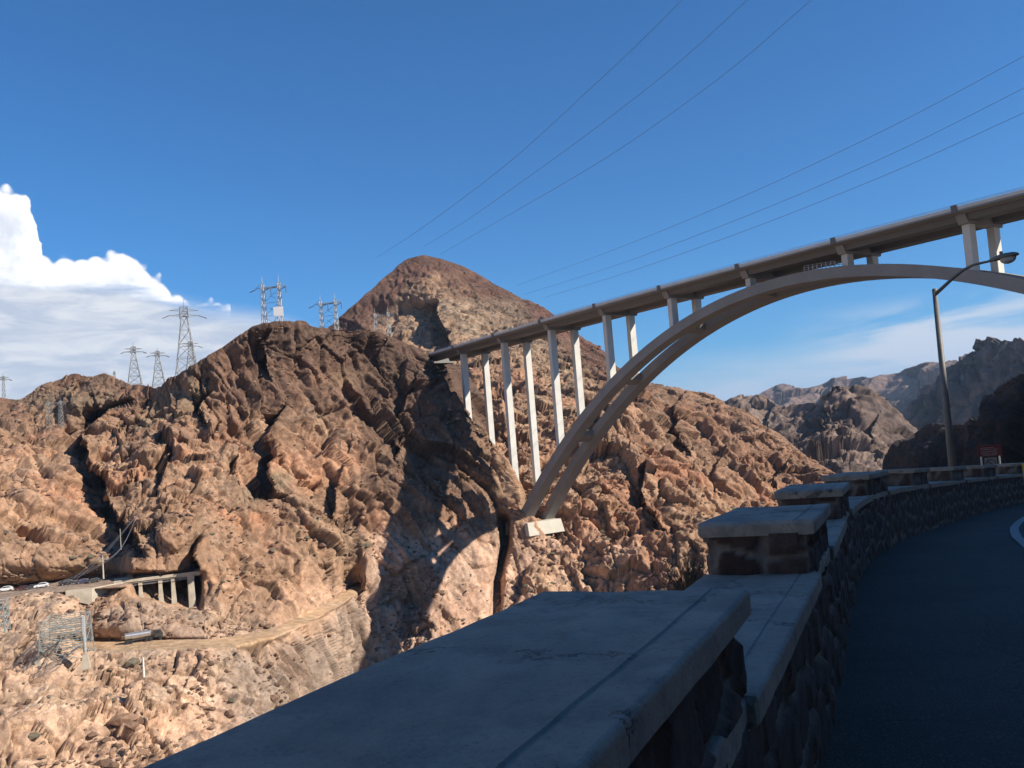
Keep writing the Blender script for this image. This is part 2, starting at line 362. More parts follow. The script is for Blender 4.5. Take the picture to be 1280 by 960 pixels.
def flat1(PX, PY, D):
    fl = np.zeros_like(D)
    # dirt track bench
    yc = poly(TRACK_MID, PX); hw = poly([(0, 3), (60, 6), (150, 7), (260, 5.5), (330, 5.5), (400, 5.5), (440, 5), (455, 3)], PX)
    dy = PY-yc; inx = sstep(PX, 55, 110)*(1-sstep(PX, 440, 462))
    m = (1-sstep(np.abs(dy), hw, hw+4))*inx
    ZT = ztrack(PX); Dt = zplane(PX, PY, ZT)
    Dc = zplane(PX, yc+hw, ZT); Du = zplane(PX, yc-hw, ZT)
    w1 = np.exp(-np.maximum(np.abs(dy)-hw, 0)/45)*inx
    D = np.where(dy > 0, D+(Dc-tD(PX, yc+hw))*w1, D+(Du-tD(PX, yc-hw))*w1)
    D = D*(1-m)+Dt*m; fl = np.maximum(fl, np.maximum(m, .5*np.exp(-np.maximum(np.abs(dy)-hw-3, 0)/14)*inx))
    # gravel yard where the truck stands, the bank above it
    g = (1-sstep(np.hypot((PX-180)/95, (PY-800)/24), .8, 1.15)); fl = np.maximum(fl, g*.6)
    # parking road
    yc = poly(ROAD_MID, PX); hw = 6.5
    dy = PY-yc; inx = 1-sstep(PX, 150, 168)
    m = (1-sstep(np.abs(dy), hw, hw+3))*inx
    Dc = zplane(PX, yc+hw, ZROAD); Du = zplane(PX, yc-hw, ZROAD); w1 = np.exp(-np.maximum(np.abs(dy)-hw, 0)/40)*inx
    D = np.where(dy > 0, D+(Dc-tD(PX, yc+hw))*w1*(1-g*.5), D+(Du-tD(PX, yc-hw))*w1)
    D = D*(1-m)+zplane(PX, PY, ZROAD)*m; fl = np.maximum(fl, np.maximum(m, .45*np.exp(-np.maximum(np.abs(dy)-hw-3, 0)/12)*inx))
    # dark recess behind the trestle
    rec = sstep(PX, 150, 172)*(1-sstep(PX, 246, 256))*sstep(PY, 712, 722)*(1-sstep(PY, 742+(PX-150)*.2, 752+(PX-150)*.2))
    D = D+rec*14; fl = np.maximum(fl, rec*.5)
    return D, fl
tD = None
def hook1(PX, PY, D):
    global tD
    # the massif's right flank turns away behind itself
    edge = polyy([(532, 430), (546, 470), (556, 492), (574, 512), (602, 542), (622, 575), (640, 612), (654, 650), (720, 700), (760, 1000)], PY)
    dx = PX-edge; D = D + np.where(dx > 0, np.minimum(dx, 60)*4.0, 0)*(1-sstep(PY, 640, 690))
    # deep crack left of the springing buttress
    xe = polyy([(628, 640), (632, 680), (622, 720), (620, 790)], PY)
    D = D + 26*np.exp(-((PX-xe)/5.5)**2)*sstep(PY, 636, 660)
    # hollow in the low cliff under the bridge shadow
    D = D + 22*np.exp(-((PX-(500+(PY-780)*-.1))/30)**2)*sstep(PY, 690, 760)
    base = tps(CT1)
    tD = base
    return D
def colour1(q, px, py, fl, ids, nA, nB):
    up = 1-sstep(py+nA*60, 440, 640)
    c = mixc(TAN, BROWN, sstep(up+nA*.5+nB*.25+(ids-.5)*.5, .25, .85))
    c = np.where((sstep(px, 330, 380)*sstep(-py, -640, -400) > 0)[:, None], mixc(TAN, BROWN, 0*px)*0+c, c)
    t = sstep(nA+.5*nB+(ids-.5)*.8, .15, .7)*(1-up); c = c*(1-t[:, None])+np.array(ORANGE)*t[:, None]
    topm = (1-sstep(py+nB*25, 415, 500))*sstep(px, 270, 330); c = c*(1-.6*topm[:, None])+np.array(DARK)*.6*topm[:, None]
    lo = sstep(py+nA*40, 700, 790)*(1-sstep(px, 400, 520)); c = c*(1-.75*lo[:, None])+np.array(PALE)*.75*lo[:, None]
    # grey streaky scree beside the track, grey-mauve cliff under the arch shadow
    g = sstep(nA*30+py-(790+(px-330)*-.35), -10, 25)*sstep(px, 250, 320)*(1-sstep(px, 445, 470)); c = c*(1-.75*g[:, None])+np.array(GREY)*.75*g[:, None]
    g2 = sstep(px, 440, 480)*sstep(py, 640, 690); c = c*(1-.55*g2[:, None])+np.array((.46, .335, .26))*.7*g2[:, None]
    g3 = (1-sstep(np.hypot((px-185)/85, (py-785)/30), .75, 1.1)); c = c*(1-.7*g3[:, None])+np.array((.34, .265, .205))*.7*g3[:, None]
    # shrubby scree slopes
    for (x, y, rx, ry, a, k) in ((215, 500, 55, 22, -.5, .7), (330, 610, 60, 16, -.55, .75), (90, 500, 70, 22, 0, .5), (400, 690, 60, 45, -.4, .5), (440, 470, 40, 14, -.3, .5)):
        X = (px-x)*math.cos(a)+(py-y)*math.sin(a); Y = -(px-x)*math.sin(a)+(py-y)*math.cos(a)
        m = (1-sstep(np.hypot(X/rx, Y/ry)+nB*.3, .6, 1.2))*k; c = c*(1-m[:, None])+np.array(SCREE)*m[:, None]
    varnish_shade = sstep(px+nB*14, 425, 465)*(1-sstep(px, 590, 640))*(1-sstep(py+nA*30, 610, 690)); c = c*(1-.62*varnish_shade[:, None])+np.array((.085, .058, .046))*.62*varnish_shade[:, None]  # dark varnished rock, its colour deepened further to blacken the bridge's shadow zone
    yc = poly(TRACK_MID, px); m = (1-sstep(np.abs(py-yc)+nB*3, 5, 7.5))*sstep(px, 55, 110)*(1-sstep(px, 440, 462)); c = c*(1-m[:, None])+np.array((.50, .36, .225))*m[:, None]
    yc = poly(ROAD_MID, px); m = (1-sstep(np.abs(py-yc), 6, 9))*(1-sstep(px, 150, 168)); c = c*(1-m[:, None])+np.array((.36, .28, .21))*m[:, None]
    return 1.12*c*(1+.16*nB[:, None])*(1+.22*(ids-.5))[:, None]
SC1 = [('p', 40, 15, DIP), ('f', 15, 6.5, DIP), ('p', 18, 10, DIP), ('f', 7, 3.0, DIP), ('p', 6, 4.0, DIP), ('f', 2.9, 1.0, DIP2), ('p', 2.4, 1.25, I3), ('p', 1.2, .55, I3)]
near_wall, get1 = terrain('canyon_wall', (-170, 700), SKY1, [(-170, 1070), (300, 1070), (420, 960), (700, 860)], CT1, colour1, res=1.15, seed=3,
    steps=[([(164, 500), (140, 514), (107, 540), (122, 590), (148, 640), (186, 694)], 44, 30, 1),
           ([(350, 508), (344, 540), (345, 590), (352, 622)], 26, 16, 1),
           ([(338, 412), (330, 440), (336, 478)], 12, 12, 1),
           ([(484, 424), (478, 445), (486, 470)], 12, 10, 1),
           ([(262, 486), (244, 512), (258, 540)], 14, 12, 1),
           ([(214, 560), (196, 610), (206, 650)], 14, 14, 1),
           ([(298, 560), (290, 600), (310, 625)], 8, 8, 1),
           ([(430, 560), (424, 600), (440, 655)], 12, 10, 1),
           ([(262, 660), (246, 690), (256, 745)], 18, 12, 1),
           ([(520, 470), (500, 520), (486, 590)], 10, 12, 1)],
    scales=SC1, flat=flat1, hook=hook1, ampmask=lambda px, py: (1-.35*sstep(py, 640, 700)*(1-sstep(px, 380, 420)))*(1-.5*sstep(px, 430, 480)*sstep(py, 620, 680)-.22*sstep(px, 510, 540)*sstep(py, 640, 680))*(1-.5*(1-sstep(px, 60, 190))*(1-sstep(py, 500, 560)))*(1-.8*(1-sstep(px, 250, 275))*sstep(py, 672, 696)*(1-sstep(py, 745+50*(px > 90), 765+50*(px > 90)))))

# ------------------------------------------------------------ peak and the sunlit slope behind the bridge
SKY2 = [(300, 470), (380, 438), (412, 408), (425, 397), (440, 384), (460, 365), (480, 346), (497, 331), (510, 323), (530, 319), (548, 322), (575, 331), (600, 344), (626, 360), (650, 372), (672, 381), (690, 391), (715, 412), (740, 428), (770, 455), (800, 479), (850, 488), (885, 492), (900, 497), (935, 517), (955, 532), (975, 545), (1010, 572), (1045, 592), (1100, 625), (1180, 690)]
CT2 = [(300, 470, 900), (412, 408, 900), (440, 384, 900), (480, 346, 930), (530, 319, 950), (600, 344, 930), (650, 372, 880), (690, 391, 840), (740, 428, 790), (770, 455, 740), (800, 479, 700), (850, 488, 680), (900, 497, 680), (935, 517, 650), (975, 545, 620), (1010, 572, 590), (1045, 592, 560), (1180, 690, 420),
 (440, 420, 870), (500, 380, 880), (420, 480, 820), (300, 600, 700), (560, 400, 790), (600, 430, 720), (560, 470, 640), (640, 470, 600), (600, 520, 540), (680, 430, 720), (640, 410, 780), (580, 560, 500), (500, 600, 520), (600, 600, 470), (500, 800, 380),
 (640, 590, 440), (650, 640, 412), (660, 668, 403), (695, 668, 403), (690, 620, 420), (700, 560, 460), (700, 490, 560), (760, 560, 455), (780, 510, 520), (840, 530, 540), (850, 600, 440), (900, 540, 580), (900, 640, 420), (760, 640, 415), (760, 700, 390), (700, 720, 388), (650, 740, 380), (850, 700, 385), (950, 600, 510), (950, 660, 430), (1010, 620, 500), (1010, 680, 420), (1040, 630, 500),
 (640, 860, 330), (760, 860, 330), (900, 800, 330), (1000, 800, 330), (1100, 760, 350)]
def hook2(PX, PY, D):
    # pyramid spur with a cut face on the peak's flank
    # footing ledge
    m = (1-sstep(np.abs(PX-678), 16, 30))*(1-sstep(np.abs(PY-668), 10, 28)); D = D*(1-m)+(408+(668-PY)*.4)*m
    return D
def colour2(q, px, py, fl, ids, nA, nB):
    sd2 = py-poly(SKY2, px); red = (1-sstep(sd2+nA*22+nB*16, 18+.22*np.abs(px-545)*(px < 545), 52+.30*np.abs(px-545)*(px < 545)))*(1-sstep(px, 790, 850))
    c = mixc(TAN, (.30, .165, .105), sstep(nA+nB*.4+(ids-.5)*.7, -.2, .6))
    sp_ = (1-sstep(np.abs(px-(590+(py-372)*.9)), 40, 75))*sstep(py, 366, 380)*(1-sstep(py, 430, 470)); far = 1-sstep(py+(px-600)*-.15+nA*30, 430, 560)
    c = c*(1-.6*far[:, None])+np.array(SCREE)*.6*far[:, None]
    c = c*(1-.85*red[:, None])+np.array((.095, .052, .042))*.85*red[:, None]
    c = c*(1-.45*sp_[:, None])+np.array((.28, .23, .165))*.45*sp_[:, None]
    e = sstep(px, 640, 700)*(1-sstep(py, 380, 460)); c = c*(1-.6*e[:, None])+np.array((.14, .07, .055))*.6*e[:, None]
    r = sstep(px, 800, 850)*(1-sstep(py-(px-850)*.42+nA*25, 520, 590)); c = c*(1-.6*r[:, None])+np.array((.23, .135, .09))*.6*r[:, None]
    p = sstep(py+nA*20, 650, 700)*(1-sstep(px, 760, 840)); c = c*(1-.5*p[:, None])+np.array(PALE)*.5*p[:, None]
    o = sstep(nA-nB*.3, .1, .6)*(1-far); c = c*(1-.5*o[:, None])+np.array(ORANGE)*.5*o[:, None]
    return 1.10*c*(1+.16*nB[:, None])*(1+.22*(ids-.5))[:, None]
SC2 = [('p', 42, 15, DIP), ('f', 17, 7, DIP), ('p', 20, 10, DIP), ('f', 8, 3.2, DIP), ('p', 6.5, 4.0, DIP), ('f', 3.2, 1.1, DIP2), ('p', 2.8, 1.3, I3), ('p', 1.5, .6, I3)]
peak, get2 = terrain('mountain', (300, 1180), SKY2, [(300, 640), (420, 700), (520, 800), (640, 860), (1000, 800), (1180, 760)], CT2, colour2, res=1.15, seed=21,
    steps=[([(546, 374), (552, 395), (569, 434), (575, 450)], 75, 55, 1), ([(850, 492), (838, 510), (850, 535), (872, 575)], 42, 26, 1), ([(812, 580), (806, 610), (818, 650), (832, 680)], 22, 13, 1),
           ([(905, 560), (890, 590), (905, 625)], 16, 12, 1), ([(985, 572), (968, 590), (975, 618)], 22, 12, 1),
           ([(760, 480), (744, 520), (752, 570)], 16, 12, 1), ([(1000, 600), (992, 615), (1000, 640)], 14, 10, 1)],
    scales=SC2, hook=hook2, ampmask=lambda px, py: .46+.54*sstep(py+np.maximum(0, 760-px)*-.12, 400, 520))

# ------------------------------------------------------------ right-hand hills and far mountains
def col_simple(a, b, g=.0):
    def f(q, px, py, fl, ids, nA, nB):
        c = mixc(a, b, sstep(nA+nB*.5+(ids-.5)*.8, -.4, .6)); return c*(1+.2*nB[:, None])
    return f
terrain('hill', (860, 1240), [(860, 500), (900, 505), (925, 494), (945, 493), (965, 503), (985, 507), (1005, 505), (1030, 498), (1046, 490), (1062, 491), (1085, 495), (1108, 512), (1122, 528), (1138, 548), (1160, 580), (1240, 640)],
    [(860, 700), (1240, 700)], [(860, 500, 1500), (945, 493, 1450), (1000, 506, 1300), (1046, 490, 1150), (1085, 495, 1120), (1138, 548, 1100), (1240, 640, 1000), (900, 600, 1000), (1000, 560, 1000), (1060, 560, 930), (1110, 570, 950), (1000, 640, 800), (1100, 620, 800), (1240, 700, 700), (860, 700, 800)],
    col_simple((.23, .178, .145), (.12, .092, .078)), res=1.3, seed=40,
    steps=[([(1052, 490), (1040, 505), (1030, 530), (1046, 560)], 75, 24, 1), ([(968, 503), (955, 520), (960, 545)], 60, 20, 1), ([(1095, 520), (1085, 545), (1092, 575)], 40, 14, 1)],
    scales=[('p', 130, 26, DIP), ('f', 52, 12, DIP), ('p', 46, 24, DIP), ('f', 22, 5, DIP2), ('p', 20, 11, I3), ('p', 9, 6, I3), ('p', 4.5, 3, I3)], crest_min=.55)
terrain('hill', (1085, 1500), [(1085, 592), (1100, 590), (1106, 572), (1120, 552), (1140, 540), (1160, 528), (1180, 524), (1205, 527), (1218, 522), (1235, 508), (1258, 494), (1280, 478), (1330, 450), (1400, 400), (1500, 350)],
    [(1085, 640), (1500, 700)], [(1085, 592, 700), (1120, 552, 680), (1180, 524, 640), (1235, 508, 560), (1280, 478, 500), (1400, 400, 380), (1500, 350, 320), (1100, 630, 640), (1180, 600, 600), (1280, 600, 450), (1400, 600, 340), (1500, 680, 260)],
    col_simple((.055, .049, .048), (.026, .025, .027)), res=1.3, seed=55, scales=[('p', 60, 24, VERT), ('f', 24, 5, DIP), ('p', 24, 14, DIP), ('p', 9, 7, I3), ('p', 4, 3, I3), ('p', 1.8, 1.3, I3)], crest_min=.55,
    skirt=((2, 200), (1, 60), (.5, 10)))
terrain('mountain', (1060, 1520), [(1060, 560), (1100, 530), (1125, 515), (1140, 500), (1160, 484), (1178, 476), (1190, 456), (1200, 449), (1209, 451), (1216, 447), (1226, 434), (1236, 426), (1250, 424), (1262, 423), (1274, 424), (1284, 430), (1320, 425), (1400, 440), (1520, 460)],
    [(1060, 640), (1520, 640)], [(1060, 560, 3100), (1140, 500, 2700), (1200, 449, 2400), (1250, 424, 2150), (1400, 440, 1500), (1100, 600, 2600), (1180, 560, 2150), (1280, 540, 1750), (1400, 560, 1300), (1200, 500, 2250), (1260, 470, 2000), (1140, 540, 2500)],
    col_simple((.17, .14, .13), (.07, .062, .064)), res=1.3, seed=70, material=ROCK_FAR,
    steps=[([(1200, 450), (1210, 470), (1200, 500)], 160, 25, 1), ([(1240, 428), (1222, 450), (1232, 480)], 180, 26, 1), ([(1180, 480), (1172, 505), (1190, 535)], 120, 20, 1)],
    scales=[('p', 260, 110, DIP2), ('f', 110, 25, DIP2), ('p', 100, 60, DIP2), ('p', 42, 30, I3), ('p', 18, 13, I3), ('p', 8, 6, I3)], crest_min=.5)
terrain('mountain_range', (780, 1500), [(780, 500), (900, 508), (950, 497), (962, 489), (975, 484), (985, 487), (1005, 491), (1025, 487), (1040, 479), (1050, 477), (1062, 474), (1078, 469), (1090, 474), (1105, 473), (1125, 470), (1140, 463), (1150, 459), (1165, 457), (1185, 459), (1210, 462), (1300, 450), (1400, 455), (1500, 450)],
    [(780, 560), (1500, 560)], [(780, 500, 5200), (962, 489, 5200), (1078, 469, 5000), (1165, 457, 4500), (1300, 450, 3900), (1500, 450, 3500), (780, 560, 4700), (1000, 560, 4300), (1200, 560, 3800), (1500, 560, 3000), (1080, 510, 4500), (1150, 500, 4200)],
    col_simple((.22, .165, .14), (.12, .095, .088)), res=1.4, seed=81, material=ROCK_FAR,
    steps=[([(1045, 478), (1035, 492), (1045, 510)], 300, 20, 1), ([(1082, 470), (1075, 488), (1090, 505)], 350, 22, 1), ([(1160, 458), (1145, 475), (1150, 500)], 350, 24, 1), ([(978, 484), (970, 495), (978, 505)], 250, 16, 1)],
    scales=[('p', 600, 170, DIP2), ('p', 260, 110, DIP2), ('p', 100, 45, I3), ('p', 40, 18, I3)])

# ground sheet to the horizon and the river in the gorge
g = MB(); g.add([(-30000, -30000, -215), (30000, -30000, -215), (30000, 30000, -215), (-30000, 30000, -215)], [(0, 1, 2, 3)])
tag(g.build('ground', mat('desert_ground', (.30, .21, .15), .95, var=.3, scale=.004)), kind='structure')
g = MB(); g.add([(-600, -300, -205), (60, -300, -205), (330, 900, -205), (-60, 300, -205)], [(0, 1, 2, 3)])
tag(g.build('river', mat('river_water', (.02, .05, .045), .08, bump=.05, bscale=.4)), kind='structure')

# ------------------------------------------------------------ loose rubble and dry scrub lying on the slopes
def scatter(name, get, n, size, seed, material, kind_, flat_, avoid):
    xs_, PXg, PYg, Q = get(); rs_ = np.random.RandomState(seed); r_, c_ = Q.shape[:2]
    i = rs_.randint(1, r_-1, n*4); j = rs_.randint(1, c_-1, n*4)
    du = Q[i, j+1-(j == c_-1)]-Q[i, j-1]; dv = Q[np.minimum(i+1, r_-1), j]-Q[i-1, j]; nn = np.cross(du, dv); nn /= np.linalg.norm(nn, axis=1)[:, None]+1e-9
    ok = (np.abs(nn[:, 2]) > .42) & (~avoid(PXg[i, j], PYg[i, j])) & (rs_.rand(len(i)) < np.clip(.25+fbm(Q[i, j]/25, 3, seed)*1.6, .05, 1)); P = Q[i, j][ok][:n]; n = len(P)
    t_ = (1+5**.5)/2; ico = np.array([(-1, t_, 0), (1, t_, 0), (-1, -t_, 0), (1, -t_, 0), (0, -1, t_), (0, 1, t_), (0, -1, -t_), (0, 1, -t_), (t_, 0, -1), (t_, 0, 1), (-t_, 0, -1), (-t_, 0, 1)])/1.9
    F = np.array([(0, 11, 5), (0, 5, 1), (0, 1, 7), (0, 7, 10), (0, 10, 11), (1, 5, 9), (5, 11, 4), (11, 10, 2), (10, 7, 6), (7, 1, 8), (3, 9, 4), (3, 4, 2), (3, 2, 6), (3, 6, 8), (3, 8, 9), (4, 9, 5), (2, 4, 11), (6, 2, 10), (8, 6, 7), (9, 8, 1)])
    s_ = size*np.exp(rs_.randn(n)*.45); an = rs_.rand(n)*6.28
    V_ = ico[None]*(1+.55*(rs_.rand(n, 12, 1)-.5)); V_ = V_*np.stack([1+.5*rs_.rand(n), 1+.5*rs_.rand(n), .55+flat_*rs_.rand(n)], 1)[:, None]
    ca_, sa_ = np.cos(an)[:, None], np.sin(an)[:, None]
    V_ = np.stack([V_[..., 0]*ca_-V_[..., 1]*sa_, V_[..., 0]*sa_+V_[..., 1]*ca_, V_[..., 2]], 2)*s_[:, None, None]*.5+P[:, None]+np.array([0, 0, .1])
    me = bpy.data.meshes.new(name); me.from_pydata(V_.reshape(-1, 3).tolist(), [], (F[None]+np.arange(n)[:, None, None]*12).reshape(-1, 3).tolist())
    if kind_ == 'rock':
        c = mixc((.40, .275, .19), (.17, .115, .085), rs_.rand(n)); ca = me.color_attributes.new('rock_colour', 'FLOAT_COLOR', 'POINT'); ca.data.foreach_set('color', np.repeat(np.c_[c, np.ones(n)], 12, 0).astype(np.float32).ravel())
    me.materials.append(material); o = bpy.data.objects.new(name, me); C.objects.link(o); o['kind'] = 'stuff'
SCRUB = mat('desert_scrub_leaf', (.155, .13, .085), .95, var=.4, scale=.4)
av1 = lambda x, y: ((np.abs(y-poly(TRACK_MID, x)) < 9) & (x > 50) & (x < 460)) | ((np.abs(y-poly(ROAD_MID, x)) < 10) & (x < 170)) | ((x > 140) & (x < 262) & (y > 705) & (y < 762))
av2 = lambda x, y: (np.abs(x-678) < 34) & (np.abs(y-664) < 22)
scatter('rubble', get1, 9000, .75, 1, ROCK, 'rock', .5, av1)
scatter('rubble', get2, 7000, 1.0, 2, ROCK, 'rock', .5, av2)
scatter('scrub', get1, 1300, .8, 3, SCRUB, 'bush', .3, av1)
scatter('scrub', get2, 1500, 1.0, 4, SCRUB, 'bush', .3, av2)

# ============================================================ arch bridge
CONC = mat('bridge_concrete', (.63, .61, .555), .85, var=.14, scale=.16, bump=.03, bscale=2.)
CONC_SHADE = mat('shaded_concrete', (.26, .25, .235), .85, var=.16, scale=.14, bump=.03, bscale=2.)  # the columns' concrete again, darkened so arch and deck read as shaded
CONC_B = mat('footing_concrete', (.52, .48, .40), .85, var=.12, scale=.2, bump=.03, bscale=2.)
STEEL_P = mat('painted_girder', (.12, .115, .11), .6, var=.08, scale=.3)
GALV = mat('galvanised_steel', (.42, .44, .45), .45, .6, var=.2, scale=1.)
BP0 = np.array([-27.45, 432.5, 49.5]); BAZ = .605
bd = np.array([math.sin(BAZ), -math.cos(BAZ), 0]); bn_ = np.array([math.cos(BAZ), math.sin(BAZ), 0])
def deckz(t): return 2*(1-((t-5.5)/5.5)**2)
def bp(t, n, z): return BP0+bd*(t*36)+bn_*n+np.array([0, 0, z])
def sweep(m, ts, ring):          # ring(t) -> list of (n, z)
    vs = []; k = None
    for t in ts:
        r_ = ring(t); k = len(r_); vs += [bp(t, a, b) for a, b in r_]
    fs = [(i*k+j, i*k+(j+1) % k, (i+1)*k+(j+1) % k, (i+1)*k+j) for i in range(len(ts)-1) for j in range(k)]
    fs += [tuple(range(k))[::-1], tuple((len(ts)-1)*k+j for j in range(k))]
    return m.add(vs, fs)
br = empty('arch_bridge', BP0, 'high pale concrete arch bridge spanning the gorge from the rock wall to the right edge', 'bridge')
bpar = Matrix.Translation(BP0)
def bpart(m, name, mt, parent=None, bevel=0, smooth=False):
    o = m.build(name, mt, None, bevel=bevel, smooth=smooth); o.parent = parent or br
    if parent is None: o.matrix_parent_inverse = Matrix.Translation(-Vector(BP0))
    return o
T0, T1 = -.85, 13.0
ts = list(np.linspace(T0, T1, 90))
deck = bpart(sweep(MB(), ts, lambda t: [(0, deckz(t)-1.55), (0, deckz(t)-1.1), (24.4, deckz(t)-1.1), (24.4, deckz(t)-1.55), (21.8, deckz(t)-1.85), (2.6, deckz(t)-1.85)]), 'deck', CONC_SHADE)
bpart(sweep(MB(), ts, lambda t: [(.6, deckz(t)-1.096), (.6, deckz(t)-1.06), (23.8, deckz(t)-1.06), (23.8, deckz(t)-1.096)]), 'road_surface', mat('bridge_asphalt', (.06, .06, .06), .9), deck)
for a in (0.02, 23.98):
    b = bpart(sweep(MB(), ts, lambda t: [(a, deckz(t)-1.1), (a, deckz(t)-.25), (a+.4, deckz(t)-.25), (a+.4, deckz(t)-1.1)]), 'parapet', CONC)
    m = MB(); 
    for zz in (.05, .32): m.tube([bp(t, a+.2, deckz(t)+zz) for t in ts], .05, 5)
    for t in np.arange(T0, T1, 2.4/36): m.tube([bp(t, a+.2, deckz(t)-.25), bp(t, a+.2, deckz(t)+.34)], .045, 4)
    bpart(m, 'railing', GALV, b)
for a in (3.0, 15.4):
    bpart(sweep(MB(), ts, lambda t: [(a, deckz(t)-1.86), (a+.7, deckz(t)-3.5), (a+5.3, deckz(t)-3.5), (a+6.0, deckz(t)-1.86)]), 'girder', STEEL_P)
    # flange lip
for k in range(0, 13):
    t = k+.0; h = 1.3/36
    m = MB(); zt = deckz(t)
    m.hexa([bp(t-h, 3.6, zt-4.3), bp(t+h, 3.6, zt-4.3), bp(t+h, 20.8, zt-4.3), bp(t-h, 20.8, zt-4.3)],
           [bp(t-h, 2.4, zt-1.9), bp(t+h, 2.4, zt-1.9), bp(t+h, 22.0, zt-1.9), bp(t-h, 22.0, zt-1.9)])
    cp = bpart(m, 'pier_cap', CONC_SHADE)
    for a in (-.22, 24.12):
        m = MB(); h2 = .8/36
        m.hexa([bp(t-h2, a, zt-1.7), bp(t+h2, a, zt-1.7), bp(t+h2, a+.5, zt-1.7), bp(t-h2, a+.5, zt-1.7)], [bp(t-h2, a, zt+.28), bp(t+h2, a, zt+.28), bp(t+h2, a+.5, zt+.28), bp(t-h2, a+.5, zt+.28)])
        bpart(m, 'light_bracket', STEEL_P, cp)
TC = 5.45
def arch_top(t): uu = abs(t-TC); return -4.6-4.02*uu**2-.0035*uu**4*1.5
def arch_ring(a, b):
    def f(t):
        e = .01; s_ = (arch_top(t+e)-arch_top(t-e))/(2*e*36); th = 3.3+.9*min(1, (abs(t-TC)/4.3)**2)
        return [(a, arch_top(t)), (b, arch_top(t)), (b, arch_top(t)-th*math.sqrt(1+s_*s_)), (a, arch_top(t)-th*math.sqrt(1+s_*s_))]
    return f
ats = list(TC-4.33*np.cos(np.linspace(0, math.pi, 110)))
for a in (3.4, 15.9):
    bpart(sweep(MB(), ats, arch_ring(a, a+5.1)), 'arch_rib', CONC_SHADE, smooth=False)
for t in (2.22, 3.12, 4.1, 5.0, 5.9, 6.85, 7.75, 8.7):
    s_ = (arch_top(t+.01)-arch_top(t-.01))/.72; z = arch_top(t)-.5; L = 1.7/36
    m = MB(); m.hexa([bp(t-L, 8.5, z-2.4-s_*1.7), bp(t+L, 8.5, z-2.4+s_*1.7), bp(t+L, 15.9, z-2.4+s_*1.7), bp(t-L, 15.9, z-2.4-s_*1.7)],
                     [bp(t-L, 8.5, z-s_*1.7), bp(t+L, 8.5, z+s_*1.7), bp(t+L, 15.9, z+s_*1.7), bp(t-L, 15.9, z-s_*1.7)])
    bpart(m, 'crossbeam', CONC_SHADE)
for k in range(0, 11):
    for c_ in (6.0, 18.3):
        t = float(k); zt = deckz(t)-4.25
        zb = arch_top(t)-.8 if 1.2 < t < 9.7 else (-86 if k in (1, 10) else -52)
        if zt-zb < .5: continue
        L = zt-zb; g_ = 1+.10*min(1, L/80); hw, hl = 1.5, 1.0
        m = MB(); nseg = max(1, int(L/9)); 
        lev = [(zb+(zt-zb)*i/nseg, 1+(g_-1)*(1-i/nseg)) for i in range(nseg+1)]
        vs = []
        for z, q in lev: vs += [bp(t-hl*q/36, c_-hw*q, z), bp(t+hl*q/36, c_-hw*q, z), bp(t+hl*q/36, c_+hw*q, z), bp(t-hl*q/36, c_+hw*q, z)]
        fs = [(i*4+j, i*4+(j+1) % 4, (i+1)*4+(j+1) % 4, (i+1)*4+j) for i in range(nseg) for j in range(4)]+[(0, 3, 2, 1), tuple(nseg*4+j for j in range(4))]
        m.add(vs, fs); bpart(m, 'column', CONC, bevel=.12)
m = MB(); m.hexa([bp(.85, 2, -90.5), bp(1.38, 2, -90.5), bp(1.38, 21.6, -90.5), bp(.85, 21.6, -90.5)], [bp(.85, 2.6, -84.8), bp(1.33, 2.6, -84.8), bp(1.33, 21.2, -84.8), bp(.85, 21.2, -84.8)])
bpart(m, 'footing', CONC_B, bevel=.25)
m = MB(); m.hexa([bp(9.4, .5, -100), bp(10.1, .5, -100), bp(10.1, 23, -100), bp(9.4, 23, -100)], [bp(9.5, 1.5, -84.5), bp(10.1, 1.5, -84.5), bp(10.1, 22, -84.5), bp(9.5, 22, -84.5)])
bpart(m, 'footing', CONC_B, bevel=.25)
# abutment sitting in the rock, and the small works platform on the crown
m = MB(); m.hexa([bp(-1.3, 3, -4.6), bp(-.95, 3, -4.6), bp(-.95, 21, -4.6), bp(-1.3, 21, -4.6)], [bp(-1.3, 3, -2), bp(-.95, 3, -2), bp(-.95, 21, -2), bp(-1.3, 21, -2)])
bpart(m, 'abutment', CONC_SHADE)
m = MB()
for zz in (.5, 1.1, 1.7): m.tube([bp(t, 4.0, arch_top(t)+zz) for t in np.linspace(5.62, 5.92, 8)], .09, 4); m.tube([bp(t, 8.0, arch_top(t)+zz) for t in np.linspace(5.62, 5.92, 8)], .09, 4)
for t in np.linspace(5.62, 5.92, 8):
    for a in (4.0, 8.0): m.tube([bp(t, a, arch_top(t)-.1), bp(t, a, arch_top(t)+1.8)], .09, 4)
bpart(m, 'inspection_rail', GALV)

# ============================================================ foreground: road, parapet, lamp
GZ_D = [(-80, 1.6), (-20, -.95), (0, -1.47), (4.7, -1.61), (8, -1.73), (11.3, -1.83), (13.7, -1.93), (18.1, -2.24), (24, -2.66), (32, -3.25), (60, -5.4), (110, -9)]
def gz(y): return float(np.interp(y, [a for a, b in GZ_D], [b for a, b in GZ_D]))
